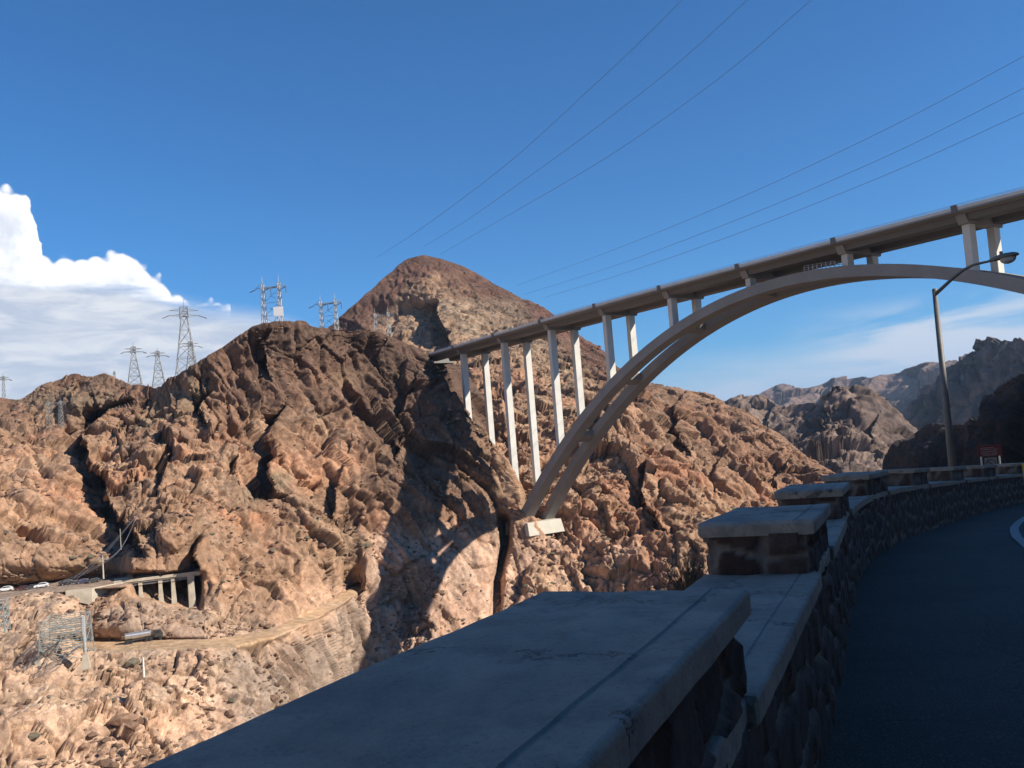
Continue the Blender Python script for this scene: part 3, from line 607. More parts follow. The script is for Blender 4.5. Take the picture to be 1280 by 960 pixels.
# plan of the inner face of the parapet (x, y)
WPL = [(-33, -80), (-12.4, -30), (-4.4, -10.5), (-.43, 0), (.02, 1.13), (.60, 2.52), (1.58, 4.9), (2.17, 6.35), (3.05, 8.55), (3.53, 9.72), (4.52, 11.8), (5.75, 13.75), (7.1, 15.9), (8.65, 18.1), (10.7, 21.0), (13.05, 24.0), (16.2, 27.3), (20.5, 30.8), (26, 34.2), (34, 38), (48, 42), (70, 45)]
def smooth_path(p, step=.12):
    p = np.array(p, float); s = np.r_[0, np.cumsum(np.hypot(*np.diff(p, axis=0).T))]; ss_ = np.arange(0, s[-1], step)
    q = np.stack([np.interp(ss_, s, p[:, 0]), np.interp(ss_, s, p[:, 1])], 1); k = np.hanning(23); k /= k.sum()
    for i in (0, 1): q[:, i] = np.convolve(np.pad(q[:, i], 11, mode='reflect', reflect_type='odd'), k, 'valid')
    t = np.gradient(q, axis=0); t /= np.linalg.norm(t, axis=1)[:, None]
    return ss_, q, t
WS, WQ, WT = smooth_path(WPL)
WN = np.stack([-WT[:, 1], WT[:, 0]], 1)   # points outwards, to the gorge
S0 = WS[np.argmin(np.hypot(WQ[:, 0]+.43, WQ[:, 1]))]     # arc length abreast of the camera
def wp_(s, off, z):      # s measured from the camera; off outwards; z above ground
    s = s+S0; x = np.interp(s, WS, WQ[:, 0]); y = np.interp(s, WS, WQ[:, 1]); a = np.interp(s, WS, WN[:, 0]); b = np.interp(s, WS, WN[:, 1])
    return (x+a*off, y+b*off, gz(y)+z)
def ribbon(name, s0, s1, offs, zs, m, step=.5, kind='structure'):
    ss_ = np.arange(s0, s1+1e-6, step); k = len(offs); g = MB()
    g.add([wp_(s, o, z) for s in ss_ for o, z in zip(offs, zs)], [(i*k+j, i*k+j+1, (i+1)*k+j+1, (i+1)*k+j) for i in range(len(ss_)-1) for j in range(k-1)])
    o = g.build(name, m, smooth=True); 
    if kind: o['kind'] = kind
    return o
def asphalt():
    m = bpy.data.materials.new('asphalt'); m.use_nodes = True; T = NT(m.node_tree); b = m.node_tree.nodes['Principled BSDF']
    t = T.n('ShaderNodeTexCoord').outputs['Object']; b.inputs['Roughness'].default_value = .88
    c = T.mix(T.ss(T.noise(t, .9, 6, .6), .3, .7), (.043, .036, .029, 1), (.066, .056, .047, 1))
    c = T.mix(T.m('MULTIPLY', T.ss(T.noise(t, 90, 3, .6), .54, .68), .75), c, (.20, .18, .16, 1))
    crk = T.n('ShaderNodeTexVoronoi', feature='DISTANCE_TO_EDGE'); crk.inputs['Scale'].default_value = .35
    mw = T.n('ShaderNodeVectorMath', operation='ADD'); T.l(t, mw.inputs[0])
    nz = T.n('ShaderNodeTexNoise'); T.l(t, nz.inputs['Vector']); nz.inputs['Scale'].default_value = 2.; nz.inputs['Detail'].default_value = 6; T.l(nz.outputs['Color'], mw.inputs[1]); T.l(mw.outputs[0], crk.inputs['Vector'])
    c = T.mix(T.m('MULTIPLY', T.m('SUBTRACT', 1., T.ss(crk.outputs['Distance'], 0., .006)), .6), c, (.02, .02, .02, 1))
    T.l(c, b.inputs['Base Color'])
    bn = T.n('ShaderNodeBump'); bn.inputs['Distance'].default_value = .012; T.l(T.noise(t, 70, 4, .7), bn.inputs['Height']); T.l(bn.outputs[0], b.inputs['Normal'])
    return m
ribbon('road', -70, 75, [.3, -3, -6.5, -10.5], [-.02, .0, .03, .0], asphalt())
PAINT = mat('road_paint', (.30, .30, .29), .7, var=.45, scale=14.)
m = MB(); sv_ = np.arange(9, 40, .3); lo_ = lambda s: -float(np.interp(s, [9, 11, 13.4, 15.5, 18, 20, 22, 24, 27, 40], [2.6, 2.2, 1.73, 1.42, 1.22, 1.10, 1.04, 1.08, 1.3, 3.2]))
m.add([wp_(s, lo_(s)-o, .006) for s in sv_ for o in (0, .13)], [(i*2, i*2+1, i*2+3, i*2+2) for i in range(len(sv_)-1)])
tag(m.build('road_edge_line', PAINT), kind='structure')
m = MB()
for s in np.arange(10, 34, .9):
    o_ = lo_(s)-.22; a = wp_(s, o_, .005); b = wp_(s+.12, o_, .005); c = wp_(s+.12, o_-.14, .005); d_ = wp_(s, o_-.14, .005)
    up = lambda p, h: (p[0], p[1], p[2]+h)
    m.hexa([a, b, c, d_], [up(a, .03), up(b, .03), up(c, .03), up(d_, .03)])
tag(m.build('road_marker_row', PAINT), kind='structure')

# stone parapet
def stone_mat():
    m = bpy.data.materials.new('rubble_stone'); m.use_nodes = True; T = NT(m.node_tree); b = m.node_tree.nodes['Principled BSDF']
    a = T.n('ShaderNodeAttribute', attribute_name='stone'); t = T.n('ShaderNodeTexCoord').outputs['Object']
    sp = T.n('ShaderNodeSeparateColor'); T.l(a.outputs['Color'], sp.inputs[0])
    rock = T.mix(sp.outputs[1], (.058, .031, .024, 1), (.105, .070, .054, 1))
    rock = T.mix(T.ss(T.noise(t, 14, 8, .7), .35, .7), rock, T.mix(1., rock, (.55, .5, .5, 1), 'MULTIPLY'))
    mort = T.mix(T.ss(T.noise(t, 9, 7, .65), .3, .7), (.22, .19, .155, 1), (.11, .095, .078, 1))
    T.l(T.mix(sp.outputs[0], mort, rock), b.inputs['Base Color']); b.inputs['Roughness'].default_value = .9
    bn = T.n('ShaderNodeBump'); bn.inputs['Distance'].default_value = .012; T.l(T.noise(t, 40, 8, .7), bn.inputs['Height']); T.l(bn.outputs[0], b.inputs['Normal'])
    return m
STONE = stone_mat()
def coping_mat():
    m = bpy.data.materials.new('weathered_concrete'); m.use_nodes = True; T = NT(m.node_tree); b = m.node_tree.nodes['Principled BSDF']
    t = T.n('ShaderNodeTexCoord').outputs['Object']
    c = T.mix(T.ss(T.noise(t, 2.2, 8, .65), .3, .72), (.37, .315, .245, 1), (.24, .205, .16, 1))
    c = T.mix(T.m('MULTIPLY', T.ss(T.noise(t, 9, 9, .78), .46, .66), .75), c, (.19, .165, .14, 1))
    c = T.mix(T.m('MULTIPLY', T.ss(T.noise(t, 75, 6, .75), .57, .68), .75), c, (.09, .08, .07, 1))
    # hairline crazing
    nz = T.n('ShaderNodeTexNoise'); T.l(t, nz.inputs['Vector']); nz.inputs['Scale'].default_value = 3.2; nz.inputs['Detail'].default_value = 8; nz.inputs['Roughness'].default_value = .7
    mw = T.n('ShaderNodeVectorMath', operation='ADD'); T.l(t, mw.inputs[0]); T.l(nz.outputs['Color'], mw.inputs[1])
    v = T.n('ShaderNodeTexVoronoi', feature='DISTANCE_TO_EDGE'); v.inputs['Scale'].default_value = 1.15; T.l(mw.outputs[0], v.inputs['Vector'])
    msk = T.ss(T.noise(t, 1.6, 3, .5), .40, .55)
    ck = T.m('MULTIPLY', T.m('SUBTRACT', 1., T.ss(v.outputs['Distance'], .0, .011)), msk)
    c = T.mix(T.m('MULTIPLY', ck, .85), c, (.05, .045, .04, 1))
    T.l(c, b.inputs['Base Color']); b.inputs['Roughness'].default_value = .82
    h = T.m('SUBTRACT', T.m('ADD', T.noise(t, 55, 8, .7), T.m('MULTIPLY', T.noise(t, 5, 6, .6), 2.)), T.m('MULTIPLY', ck, 1.5))
    bn = T.n('ShaderNodeBump'); bn.inputs['Distance'].default_value = .006; T.l(h, bn.inputs['Height']); T.l(bn.outputs[0], b.inputs['Normal'])
    return m
COPE = coping_mat()
def stone_face(name, parent, s0, s1, o0, o1, z0, z1, faces='ioab', size=.30, res=.022, seed=0):
    """rubble masonry block following the wall's plan; every visible face is a displaced grid"""
    vs = []; fs = []; cols = []
    def grid(fn, L, H, nrm_fn, key):
        r = res if True else .05
        nu = max(3, int(L/r)); nv = max(3, int(H/r)); uu, vv = np.meshgrid(np.linspace(0, L, nu), np.linspace(0, H, nv))
        Q = np.stack([uu.ravel()/size/1.15+key*31.7, vv.ravel()/size/.82+key*3.1, np.full(uu.size, .5+key)], 1)
        Q[:, :2] += .22*np.stack([fbm(Q*1.3+5, 2, 5), fbm(Q*1.3+40, 2, 6)], 1)
        # 2-D cells
        b = np.floor(Q[:, :2]).astype(np.int64); F1 = np.full(len(Q), 9.); F2 = F1.copy(); ID = F1.copy()
        zz = np.full(len(Q), int(key*7+seed), np.int64)
        for a in (-1, 0, 1):
            for c in (-1, 0, 1):
                ii = b[:, 0]+a; jj = b[:, 1]+c; cx = ii+.5+(_h(ii, jj, zz, 1)-.5)*.75; cy = jj+.5+(_h(ii, jj, zz, 2)-.5)*.7
                D = np.hypot(Q[:, 0]-cx, Q[:, 1]-cy); nw = D < F1; F2 = np.where(nw, F1, np.minimum(F2, D)); ID = np.where(nw, _h(ii, jj, zz, 3), ID); F1 = np.where(nw, D, F1)
        e = F2-F1; st = sstep(e, .13, .22)
        edge = np.minimum.reduce([uu.ravel(), L-uu.ravel(), vv.ravel()+.03, H-vv.ravel()+.03]); st *= sstep(edge, .0, .02)
        h = -.004+st*(.018+.022*ID)+.008*fbm(Q*5, 3, 9)*st
        h *= sstep(edge, -.001, .015)
        k = len(vs)
        for (u_, v_, h_, s_, i_) in zip(uu.ravel(), vv.ravel(), h, st, ID):
            vs.append(fn(u_, v_, h_)); cols.append((s_, i_, 0, 1))
        for j in range(nv-1):
            for i in range(nu-1): fs.append((k+j*nu+i, k+j*nu+i+1, k+(j+1)*nu+i+1, k+(j+1)*nu+i))
    L = s1-s0; Wd = o1-o0; H = z1-z0
    if 'i' in faces: grid(lambda u_, v_, h: wp_(s0+u_, o0-h, z0+v_), L, H, None, 1+s0)
    if 'o' in faces: grid(lambda u_, v_, h: wp_(s1-u_, o1+h, z0+v_), L, H, None, 2+s0)
    if 'a' in faces: grid(lambda u_, v_, h: wp_(s0-h, o1-u_, z0+v_), Wd, H, None, 3+s0)
    if 'b' in faces: grid(lambda u_, v_, h: wp_(s1+h, o0+u_, z0+v_), Wd, H, None, 4+s0)
    me = bpy.data.meshes.new(name); me.from_pydata(vs, [], fs)
    ca = me.color_attributes.new('stone', 'FLOAT_COLOR', 'POINT'); ca.data.foreach_set('color', np.array(cols, np.float32).ravel())
    me.materials.append(STONE); me.polygons.foreach_set('use_smooth', [True]*len(me.polygons))
    o = bpy.data.objects.new(name, me); C.objects.link(o); o.parent = parent; return o
def slab(name, parent, s0, s1, o0, o1, z0, z1, joint=None, rnd=.014, seed=0):
    """concrete capping with worn, rounded edges"""
    ss_ = np.arange(s0, s1+1e-6, (s1-s0)/max(2, int((s1-s0)/.12))); r = rnd
    rg = []
    for (cx, cz, a0) in ((o0+r, z0+r*.4, math.pi), (o0+r, z1-r, math.pi/2+math.pi/2), (o1-r, z1-r, math.pi/2), (o1-r, z0+r*.4, 0)): pass
    prof = [(o0+.01, z0), (o0, z0+.012)]+[(o0+r-r*math.cos(a), z1-r+r*math.sin(a)) for a in np.linspace(0, math.pi/2, 5)]
    prof += [(o0+.095, z1), (o0+.100, z1-.004), (o0+.106, z1-.004), (o0+.111, z1)]+[(o0+(o1-o0)*k/10, z1+.0015*math.sin(k*1.7)) for k in range(3, 9)]
    prof += [(o1-r+r*math.sin(a), z1-r+r*math.cos(a)) for a in np.linspace(0, math.pi/2, 5)]+[(o1, z0+.012), (o1-.01, z0)]
    k = len(prof); vs = []; rr = random.Random(seed)
    ends = [(s0, .982), (s0+.012, 1.)]
    S = [s0, s0+.02]+list(ss_[1:-1])+[s1-.02, s1]
    for i, s in enumerate(S):
        e = .02 if i in (0, len(S)-1) else 0
        for (o, z) in prof:
            wz = .002*math.sin(s*5+o*9)+.0007*math.sin(s*23+o*31)
            cz = z-e if z > (z0+z1)/2 else z
            oo = (o0+o1)/2+(o-(o0+o1)/2)*(1-e*1.2)
            vs.append(wp_(s, oo+.0012*math.sin(s*17), cz+wz))
    fs = [(i*k+j, i*k+j+1, (i+1)*k+j+1, (i+1)*k+j) for i in range(len(S)-1) for j in range(k-1)]
    fs += [(i*k+k-1, i*k, (i+1)*k, (i+1)*k+k-1) for i in range(len(S)-1)]
    fs += [tuple(range(k)), tuple((len(S)-1)*k+j for j in range(k))[::-1]]
    me = bpy.data.meshes.new(name); me.from_pydata(vs, [], fs)
    bm = bmesh.new(); bm.from_mesh(me); bmesh.ops.recalc_face_normals(bm, faces=bm.faces); bm.to_mesh(me); bm.free()
    me.materials.append(COPE); o = bpy.data.objects.new(name, me); C.objects.link(o); o.parent = parent
    if joint:       # shallow tooled line along the slab
        pass
    return o
par = empty('parapet', (0, 0, 0), 'rubble stone parapet with raised concrete-capped merlons curving along the road', 'parapet')
WALL_SEGS = [(-6, 4.5, .03), (4.5, 14, .03), (14, 30, .05), (30, 62, .12)]
for a, b, rs in WALL_SEGS:
    stone_face('wall_body', par, a, b, .035, .55, -.05, .735, 'io' if a < 14 else 'i', res=rs, seed=3)
PER = 3.88
k = -2
s = 1.32-2*PER
while s < 58:
    if s+1.4 > -6:
        s0_ = s-.75 if 0 < s < 2 else s
        near = s < 16
        mer = stone_face('merlon', par, s0_, s+1.4, .045, .57, .79, 1.02, 'ioab', size=.25, res=.018 if s < 6 else (.03 if near else .06), seed=11)
        cap = slab('cap', mer, s0_-.03, s+1.43, -.010, .620, 1.008, 1.086, seed=int(s*10))
        gap = slab('coping', par, s+1.36, s+PER+.04-(.75 if -3.5 < s < 0 else 0), -.012, .615, .715, .80, seed=int(s*10)+1)
    s += PER
# the low coping also runs under the merlons
slab('coping_bed', par, -6, 60, .02, .585, .70, .797, seed=5)

# near bank outside the wall, falling to the gorge
def bank():
    ss_ = np.r_[np.arange(-70, -8, 2.), np.arange(-8, 40, .35), np.arange(40, 75, 1.5)]
    off = [.5, .75, 1.1, 1.6, 2.2, 3, 4, 5.5, 8, 12, 18, 28, 45, 70, 110]; zz = [-.05, -.25, -.75, -1.5, -2.2, -3.1, -4.6, -7, -12, -20, -33, -55, -95, -150, -214]
    P = np.array([[wp_(s, o, z) for o, z in zip(off, zz)] for s in ss_]); q = P.reshape(-1, 3)
    n = .9*crags(q/1.6, 5)+2.6*crags(q/5, 7); am = np.tile(np.clip((np.array(off)-.6)/3, 0, 1), len(ss_))
    q = q+np.outer(n*am*.6, (-.5, .2, .5)); k = len(off)
    me = bpy.data.meshes.new('bank'); me.from_pydata([tuple(p) for p in q], [], [(i*k+j, i*k+j+1, (i+1)*k+j+1, (i+1)*k+j) for i in range(len(ss_)-1) for j in range(k-1)])
    ca = me.color_attributes.new('rock_colour', 'FLOAT_COLOR', 'POINT'); ca.data.foreach_set('color', np.tile(np.array([.24, .16, .11, 1], np.float32), len(q)))
    me.materials.append(ROCK); o = bpy.data.objects.new('bank', me); C.objects.link(o); o['kind'] = 'structure'
bank()
# rock cutting on the inner side of the road and behind the camera: it shades the road
def cliff():
    xs = np.arange(-70, 300, 1.6); ys = np.arange(-190, 62, 1.6); X, Y = np.meshgrid(xs, ys); x = X.ravel(); y = Y.ravel()
    D = np.full(len(x), 1e9); side = np.zeros(len(x)); near_y = np.zeros(len(x))
    for i in range(0, len(WQ), 6):
        dx = x-WQ[i, 0]; dy = y-WQ[i, 1]; d = dx*dx+dy*dy; m = d < D
        D = np.where(m, d, D); side = np.where(m, dx*WN[i, 0]+dy*WN[i, 1], side); near_y = np.where(m, WQ[i, 1], near_y)
    D = np.sqrt(D); off = np.array([9.6, 10.2, 11, 12.2, 14, 16, 19, 23, 28, 34, 42, 52, 66, 85, 110, 150, 300]); hh = np.array([-.4, .8, 2.5, 5, 8, 11.5, 16, 22, 30, 38, 47, 57, 68, 80, 92, 100., 110])
    z = np.interp(near_y, [a for a, b in GZ_D], [b for a, b in GZ_D])+np.interp(D, off, hh)
    q = np.stack([x, y, z], 1); n = 2.4*crags(q/3, 15)+7*crags(q/11, 17); am = np.clip((D-9.6)/8, 0, 1)
    q = q+np.outer(n*am, (-.3, .2, .6)); ok = ((D > 9.3) & (side < 0)).reshape(X.shape); ny, nx = X.shape; I = np.arange(ny*nx).reshape(ny, nx)
    okf = ok[:-1, :-1] & ok[1:, :-1] & ok[:-1, 1:] & ok[1:, 1:]
    f = np.stack([I[:-1, :-1][okf], I[:-1, 1:][okf], I[1:, 1:][okf], I[1:, :-1][okf]], 1)
    me = bpy.data.meshes.new('cliff'); me.from_pydata(q.tolist(), [], f.tolist())
    ca = me.color_attributes.new('rock_colour', 'FLOAT_COLOR', 'POINT'); ca.data.foreach_set('color', np.tile(np.array([.09, .062, .048, 1], np.float32), len(q)))
    me.materials.append(ROCK); o = bpy.data.objects.new('cliff', me); C.objects.link(o); o['kind'] = 'structure'
cliff()

# street lamp outside the wall
DULL = mat('dull_galvanised', (.17, .165, .155), .6, .3, var=.25, scale=3.)
LENS = mat('lamp_glass', (.55, .58, .6), .15); LENS.node_tree.nodes['Principled BSDF'].inputs['Transmission Weight'].default_value = .5
LD = 26.
lb = V(1191, 585, LD); lt = V(1168.5, 366, LD); lt = Vector((lb.x+(lt.x-lb.x)*.25+(-.02), lb.y, lt.z))
pole_top = V(1168.5, 366, LD); pole_base = Vector((V(1191, 585, LD).x, LD, gz(LD)-.5)); 
lamp = empty('street_lamp', pole_base, 'tall grey lamp post with curved arm and cobra head beyond the parapet', 'street lamp')
def lpart(m, name, mt, parent=None, **k):
    o = m.build(name, mt, None, **k); o.parent = parent or lamp
    if parent is None: o.matrix_parent_inverse = Matrix.Translation(-pole_base)
    return o
pb = pole_base+(pole_top-V(1191, 585, LD))*(-.5/(pole_top.z-V(1191, 585, LD).z)) if False else pole_base
lean = (pole_top-V(1191, 585, LD)); pb = V(1191, 585, LD)-lean*((V(1191, 585, LD).z-pole_base.z)/lean.z)
lpart(MB().tube([pb, pole_top+lean.normalized()*.08], [.115, .062], 14), 'pole', DULL, smooth=True)
lpart(MB().tube([pole_top+lean.normalized()*.06, pole_top+lean.normalized()*.11], [.068, .05], 12), 'pole_cap', DULL)
AD = 25.2
arm = [pole_top+Vector((0, 0, -.05)), V(1180, 358, 25.9), V(1192, 347, 25.75), V(1205, 337, 25.6), V(1217, 331, 25.5), V(1232, 327.5, AD+.15), V(1240, 326, AD+.1)]
lpart(MB().tube(arm, [.05, .045, .04, .036, .034, .032, .03], 10), 'arm', DULL, smooth=True)
h0 = V(1236, 327, AD+.1); h1 = V(1272.5, 317.5, AD-.5); ax = (h1-h0); L = ax.length; ax.normalize(); sd_ = ax.cross(Vector((0, 0, 1))).normalized(); upv = sd_.cross(ax)
m = MB(); rings = [(0, .04, .045), (.10, .055, .06), (.22, .10, .085), (.42, .15, .10), (.65, .17, .10), (.85, .14, .085), (.97, .07, .05), (1.0, .02, .02)]
vs = []; n_ = 16
for (u_, wx, hz) in rings:
    for k in range(n_):
        an = 2*math.pi*k/n_; zz = math.sin(an); vs.append(h0+ax*(u_*L)+sd_*(wx*math.cos(an))+upv*((hz*zz if zz > 0 else hz*.35*zz)))
m.add(vs, [(i*n_+k, i*n_+(k+1) % n_, (i+1)*n_+(k+1) % n_, (i+1)*n_+k) for i in range(len(rings)-1) for k in range(n_)]+[tuple(range(n_)), tuple((len(rings)-1)*n_+k for k in range(n_))])
head = lpart(m, 'lamp_head', DULL, smooth=True)
m = MB(); vs = []; rr_ = [(.0, 1), (.35, .96), (.65, .8), (.88, .5), (1., .08)]
for (dz, q) in rr_:
    for k in range(n_):
        an = 2*math.pi*k/n_; vs.append(h0+ax*(L*.66+L*.25*q*math.cos(an))+sd_*(.13*q*math.sin(an))-upv*(.025+.15*dz))
m.add(vs, [(i*n_+k, i*n_+(k+1) % n_, (i+1)*n_+(k+1) % n_, (i+1)*n_+k) for i in range(len(rr_)-1) for k in range(n_)]+[tuple((len(rr_)-1)*n_+k for k in range(n_))])
lpart(m, 'lens', LENS, head, smooth=True)
lpart(MB().tube([h0+ax*(L*.45)+upv*.09, h0+ax*(L*.45)+upv*.17], .04, 8), 'photocell', DULL, head)

# ============================================================ pylons, wires, works on the far side
PYL = mat('pylon_steel', (.34, .34, .33), .55, .5, var=.2, scale=.3)
PYL_L = mat('pale_pylon_steel', (.36, .355, .34), .5, .4, var=.15, scale=.3)
INSU = mat('insulator', (.10, .10, .11), .5)
def strut_frame(m, a0, a1, b0, b1, n, r):   # two legs a0->a1, b0->b1 with cross bracing
    a0, a1, b0, b1 = map(Vector, (a0, a1, b0, b1))
    for i in range(n):
        p, q = i/n, (i+1)/n; A, B, Cc, D = a0.lerp(a1, p), a0.lerp(a1, q), b0.lerp(b1, p), b0.lerp(b1, q)
        m.tube([A, D], r, 4, False); m.tube([Cc, B], r, 4, False); m.tube([B, D], r, 4, False)
def lattice(H, wb, wt, r, n, m=None, ox=0., oy=0., z0=0.):
    m = m or MB()
    cb = [(ox+sx*wb/2, oy+sy*wb/2, z0) for sx, sy in ((-1, -1), (1, -1), (1, 1), (-1, 1))]
    ct = [(ox+sx*wt/2, oy+sy*wt/2, z0+H) for sx, sy in ((-1, -1), (1, -1), (1, 1), (-1, 1))]
    for a, b in zip(cb, ct): m.tube([a, b], r*1.6, 4)
    for k in range(4): strut_frame(m, cb[k], ct[k], cb[(k+1) % 4], ct[(k+1) % 4], n, r)
    return m
def pylon_a(px, ptop, pbase, D, label, mt, r=.16, wfrac=.30, arms=True, rz=0.5, extra=3.):
    """narrow A shaped tower with short crossarms"""
    base = V(px, pbase, D); H = V(px, ptop, D).z-base.z; base.z -= extra; H += extra
    e = empty('pylon', base, label, 'pylon', 'steel lattice pylons along the skyline', rz)
    lat = lattice(H*.80, H*wfrac, H*.06, r, 5); lat.build('tower', mt, e)
    m = lattice(H*.13, H*.09, H*.08, r, 2, z0=H*.78); m.tube([(0, 0, H*.9), (0, 0, H)], [r*1.5, r*.5], 4); m.build('cage', mt, e)
    if arms:
        m = MB()
        for sx in (-1, 1):
            for zz in (.80, .86):
                m.tube([(0, 0, H*zz), (sx*H*.16, 0, H*(zz+.01))], r*1.2, 4); m.tube([(0, 0, H*(zz+.03)), (sx*H*.16, 0, H*(zz+.01))], r, 4)
        m.build('crossarm', mt, e)
        for sx in (-1, 1):
            MB().tube([(sx*H*.16, 0, H*.81), (sx*H*.24, -H*.05, H*.77)], r*1.9, 5).build('insulator', INSU, e)
    return e
def pylon_h(px, ptop, pbase, D, wid_px, label, mt, r=.15, extra=8.):
    """two masted portal tower"""
    base = V(px, pbase, D); H = V(px, ptop, D).z-base.z; base.z -= extra; H += extra; wd = wid_px*D/F_PX
    e = empty('pylon', base, label, 'pylon', 'steel lattice pylons along the skyline', -.15)
    for sx in (-1, 1):
        m = lattice(H*.88, wd*.30, wd*.14, r*.62, 7, ox=sx*wd/2); m.tube([(sx*wd/2, 0, H*.88), (sx*wd/2, 0, H)], [r, r*.5], 4); m.build('mast', mt, e)
    m = MB(); zb = H*.80
    strut_frame(m, (-wd/2, 0, zb), (wd/2, 0, zb), (-wd/2, 0, zb+wd*.12), (wd/2, 0, zb+wd*.12), 7, r*.8)
    m.tube([(-wd*.95, 0, zb+wd*.05), (wd*.95, 0, zb+wd*.05)], r*1.2, 4); m.tube([(-wd/2, 0, zb), (wd/2, 0, zb)], r, 4)
    for sx in (-1, 1): m.tube([(sx*wd/2, 0, H*.88), (sx*wd*.95, 0, zb+wd*.05)], r*.8, 4)
    m.build('crossbeam', mt, e)
    m = MB(); n = 3
    for i in range(n):
        z0_, z1_ = H*(.18+.6*i/n), H*(.18+.6*(i+1)/n)
        m.tube([(-wd/2, 0, z0_), (wd/2, 0, z1_)], r*.8, 4); m.tube([(wd/2, 0, z0_), (-wd/2, 0, z1_)], r*.8, 4)
        m.tube([(-wd/2, 0, z0_), (wd/2, 0, z0_)], r*.8, 4)
    m.build('bracing', mt, e)
    for x0_, dx, dz in ((-wd*.95, -wd*.32, -wd*.14), (-wd*.1, -wd*.28, -wd*.12), (wd*.9, -wd*.25, -wd*.12)):
        MB().tube([(x0_, 0, zb), (x0_+dx, -wd*.1, zb+dz)], r*2.1, 5).build('insulator', INSU, e)
    for x0_ in (0, wd*.92): MB().tube([(x0_, 0, zb), (x0_, 0, zb-wd*.38)], r*1.5, 5).build('insulator', INSU, e)
    return e
pylon_a(169, 428, 484, 620, 'left one of the two slender A shaped pylons in the dip of the skyline', PYL, r=0.144)
pylon_a(199, 434, 484, 640, 'right one of the two slender A shaped pylons, by the rising rock slope', PYL, r=0.144)
p3 = pylon_a(234, 374, 466, 440, 'tallest lattice pylon, standing on the rising ridge before the clouds', PYL, r=0.101, wfrac=.26, extra=6)
pylon_a(240, 422, 466, 560, 'small pylon seen through the legs of the tallest lattice pylon', PYL, r=0.115, extra=6)
pylon_h(341, 344, 404, 420, 21, 'two masted pylon on the brow of the rock with a white panel at its foot', PYL_L, r=0.117)
pylon_h(412, 367, 416, 520, 19, 'two masted pylon on the skyline between the rock brow and the peak', PYL_L, r=0.133)
pylon_h(479, 384, 424, 540, 17, 'pale two masted pylon standing against the dark slope of the peak', PYL_L, r=0.117)
pylon_h(69, 497, 530, 440, 15, 'pale pylon standing low on the left hillside against the brown rock', PYL_L, r=0.055, extra=2)
pylon_a(143, 462, 470, 800, 'pylon tip just showing above the rounded left hilltop', PYL, r=0.144, arms=False, extra=14)
pylon_a(5, 467, 498, 900, 'small pylon at the left edge of the photo above the low hill', PYL, r=0.180, wfrac=.12, extra=6)
# white panel beside the brow pylon
wp0 = V(349, 407, 398); e = empty('panel', wp0, 'square white marker panel on the rock brow in front of a pylon', 'panel')
MB().box(-2.1, 2.1, -.12, .12, 4.2, 8.3).build('board', mat('white_board', (.80, .79, .76), .6, var=.05, scale=1.), e)
MB().tube([(-1.4, .2, -3), (-1.4, .2, 8)], .12, 6).tube([(1.4, .2, -3), (1.4, .2, 8)], .12, 6).build('post', PYL, e)
# overhead conductors
WIRE = mat('conductor', (.10, .10, .11), .6)
def cable(pts, r, label, group, sag=0., n=40, name='power_line'):
    a, b = V(*pts[0]), V(*pts[1]); P = []
    for i in range(n+1):
        u_ = i/n; p = a.lerp(b, u_); p.z -= sag*4*u_*(1-u_); P.append(p)
    o = MB().tube(P, r if isinstance(r, list) else r, 5).build(name, WIRE); return tag(o, label, 'power line', group)
def cable_px(seq, r, label, group, n=14):
    """cable hung through measured points"""
    P = []; S_ = [V(*p) for p in seq]
    for i in range(len(S_)-1):
        p0 = S_[max(i-1, 0)]; p1 = S_[i]; p2 = S_[i+1]; p3_ = S_[min(i+2, len(S_)-1)]
        for k in range(n):
            t = k/n; P.append(.5*((2*p1)+(p2-p0)*t+(2*p0-5*p1+4*p2-p3_)*t*t+(3*p1-p0-3*p2+p3_)*t**3))
    P.append(S_[-1]); rs_ = [r*max(.35, min(1.3, p.length/400)) for p in P]
    return tag(MB().tube(P, rs_, 5).build('power_line', WIRE), label, 'power line', group)
g1 = 'power lines crossing the sky above the bridge'
cable_px([(900, -60, 150), (852, 0, 175), (742, 107, 250), (620, 216, 400), (520, 290, 640), (470, 322, 900)], .075, 'leftmost of the three steep power lines above the peak', g1)
cable_px([(990, -60, 150), (934, 0, 175), (812, 108, 250), (690, 200, 400), (585, 274, 640), (530, 308, 900)], .075, 'middle one of the three steep power lines above the peak', g1)
cable_px([(1080, -60, 150), (1014, 0, 175), (880, 112, 250), (745, 205, 400), (630, 272, 640), (550, 318, 900)], .075, 'rightmost of the three steep power lines above the peak', g1)
cable_px([(1400, 0, 200), (1280, 70, 240), (1080, 175, 330), (900, 258, 470), (760, 315, 700), (645, 357, 1000)], .075, 'highest of the three flat power lines above the bridge deck', g1)
cable_px([(1400, 45, 200), (1280, 110, 240), (1080, 208, 330), (900, 283, 470), (760, 335, 700), (655, 368, 1000)], .075, 'middle one of the three flat power lines above the bridge deck', g1)
cable_px([(1400, 85, 200), (1280, 141, 240), (1080, 230, 330), (900, 300, 470), (770, 345, 700), (680, 372, 1000)], .075, 'lowest of the three flat power lines above the bridge deck', g1)
g2 = 'cable bundles over the left hillside'
for k, (dy, lb_) in enumerate(((0, 'upper strand of the brown cables sagging past the parked cars'), (2.6, 'lower strand of the brown cables sagging past the parked cars'))):
    cable_px([(-60, 752+dy, 215), (0, 744+dy, 215), (60, 731+dy, 216), (110, 713+dy*.8, 218), (150, 686+dy*.5, 222), (172, 642, 240)], .08, lb_, g2)
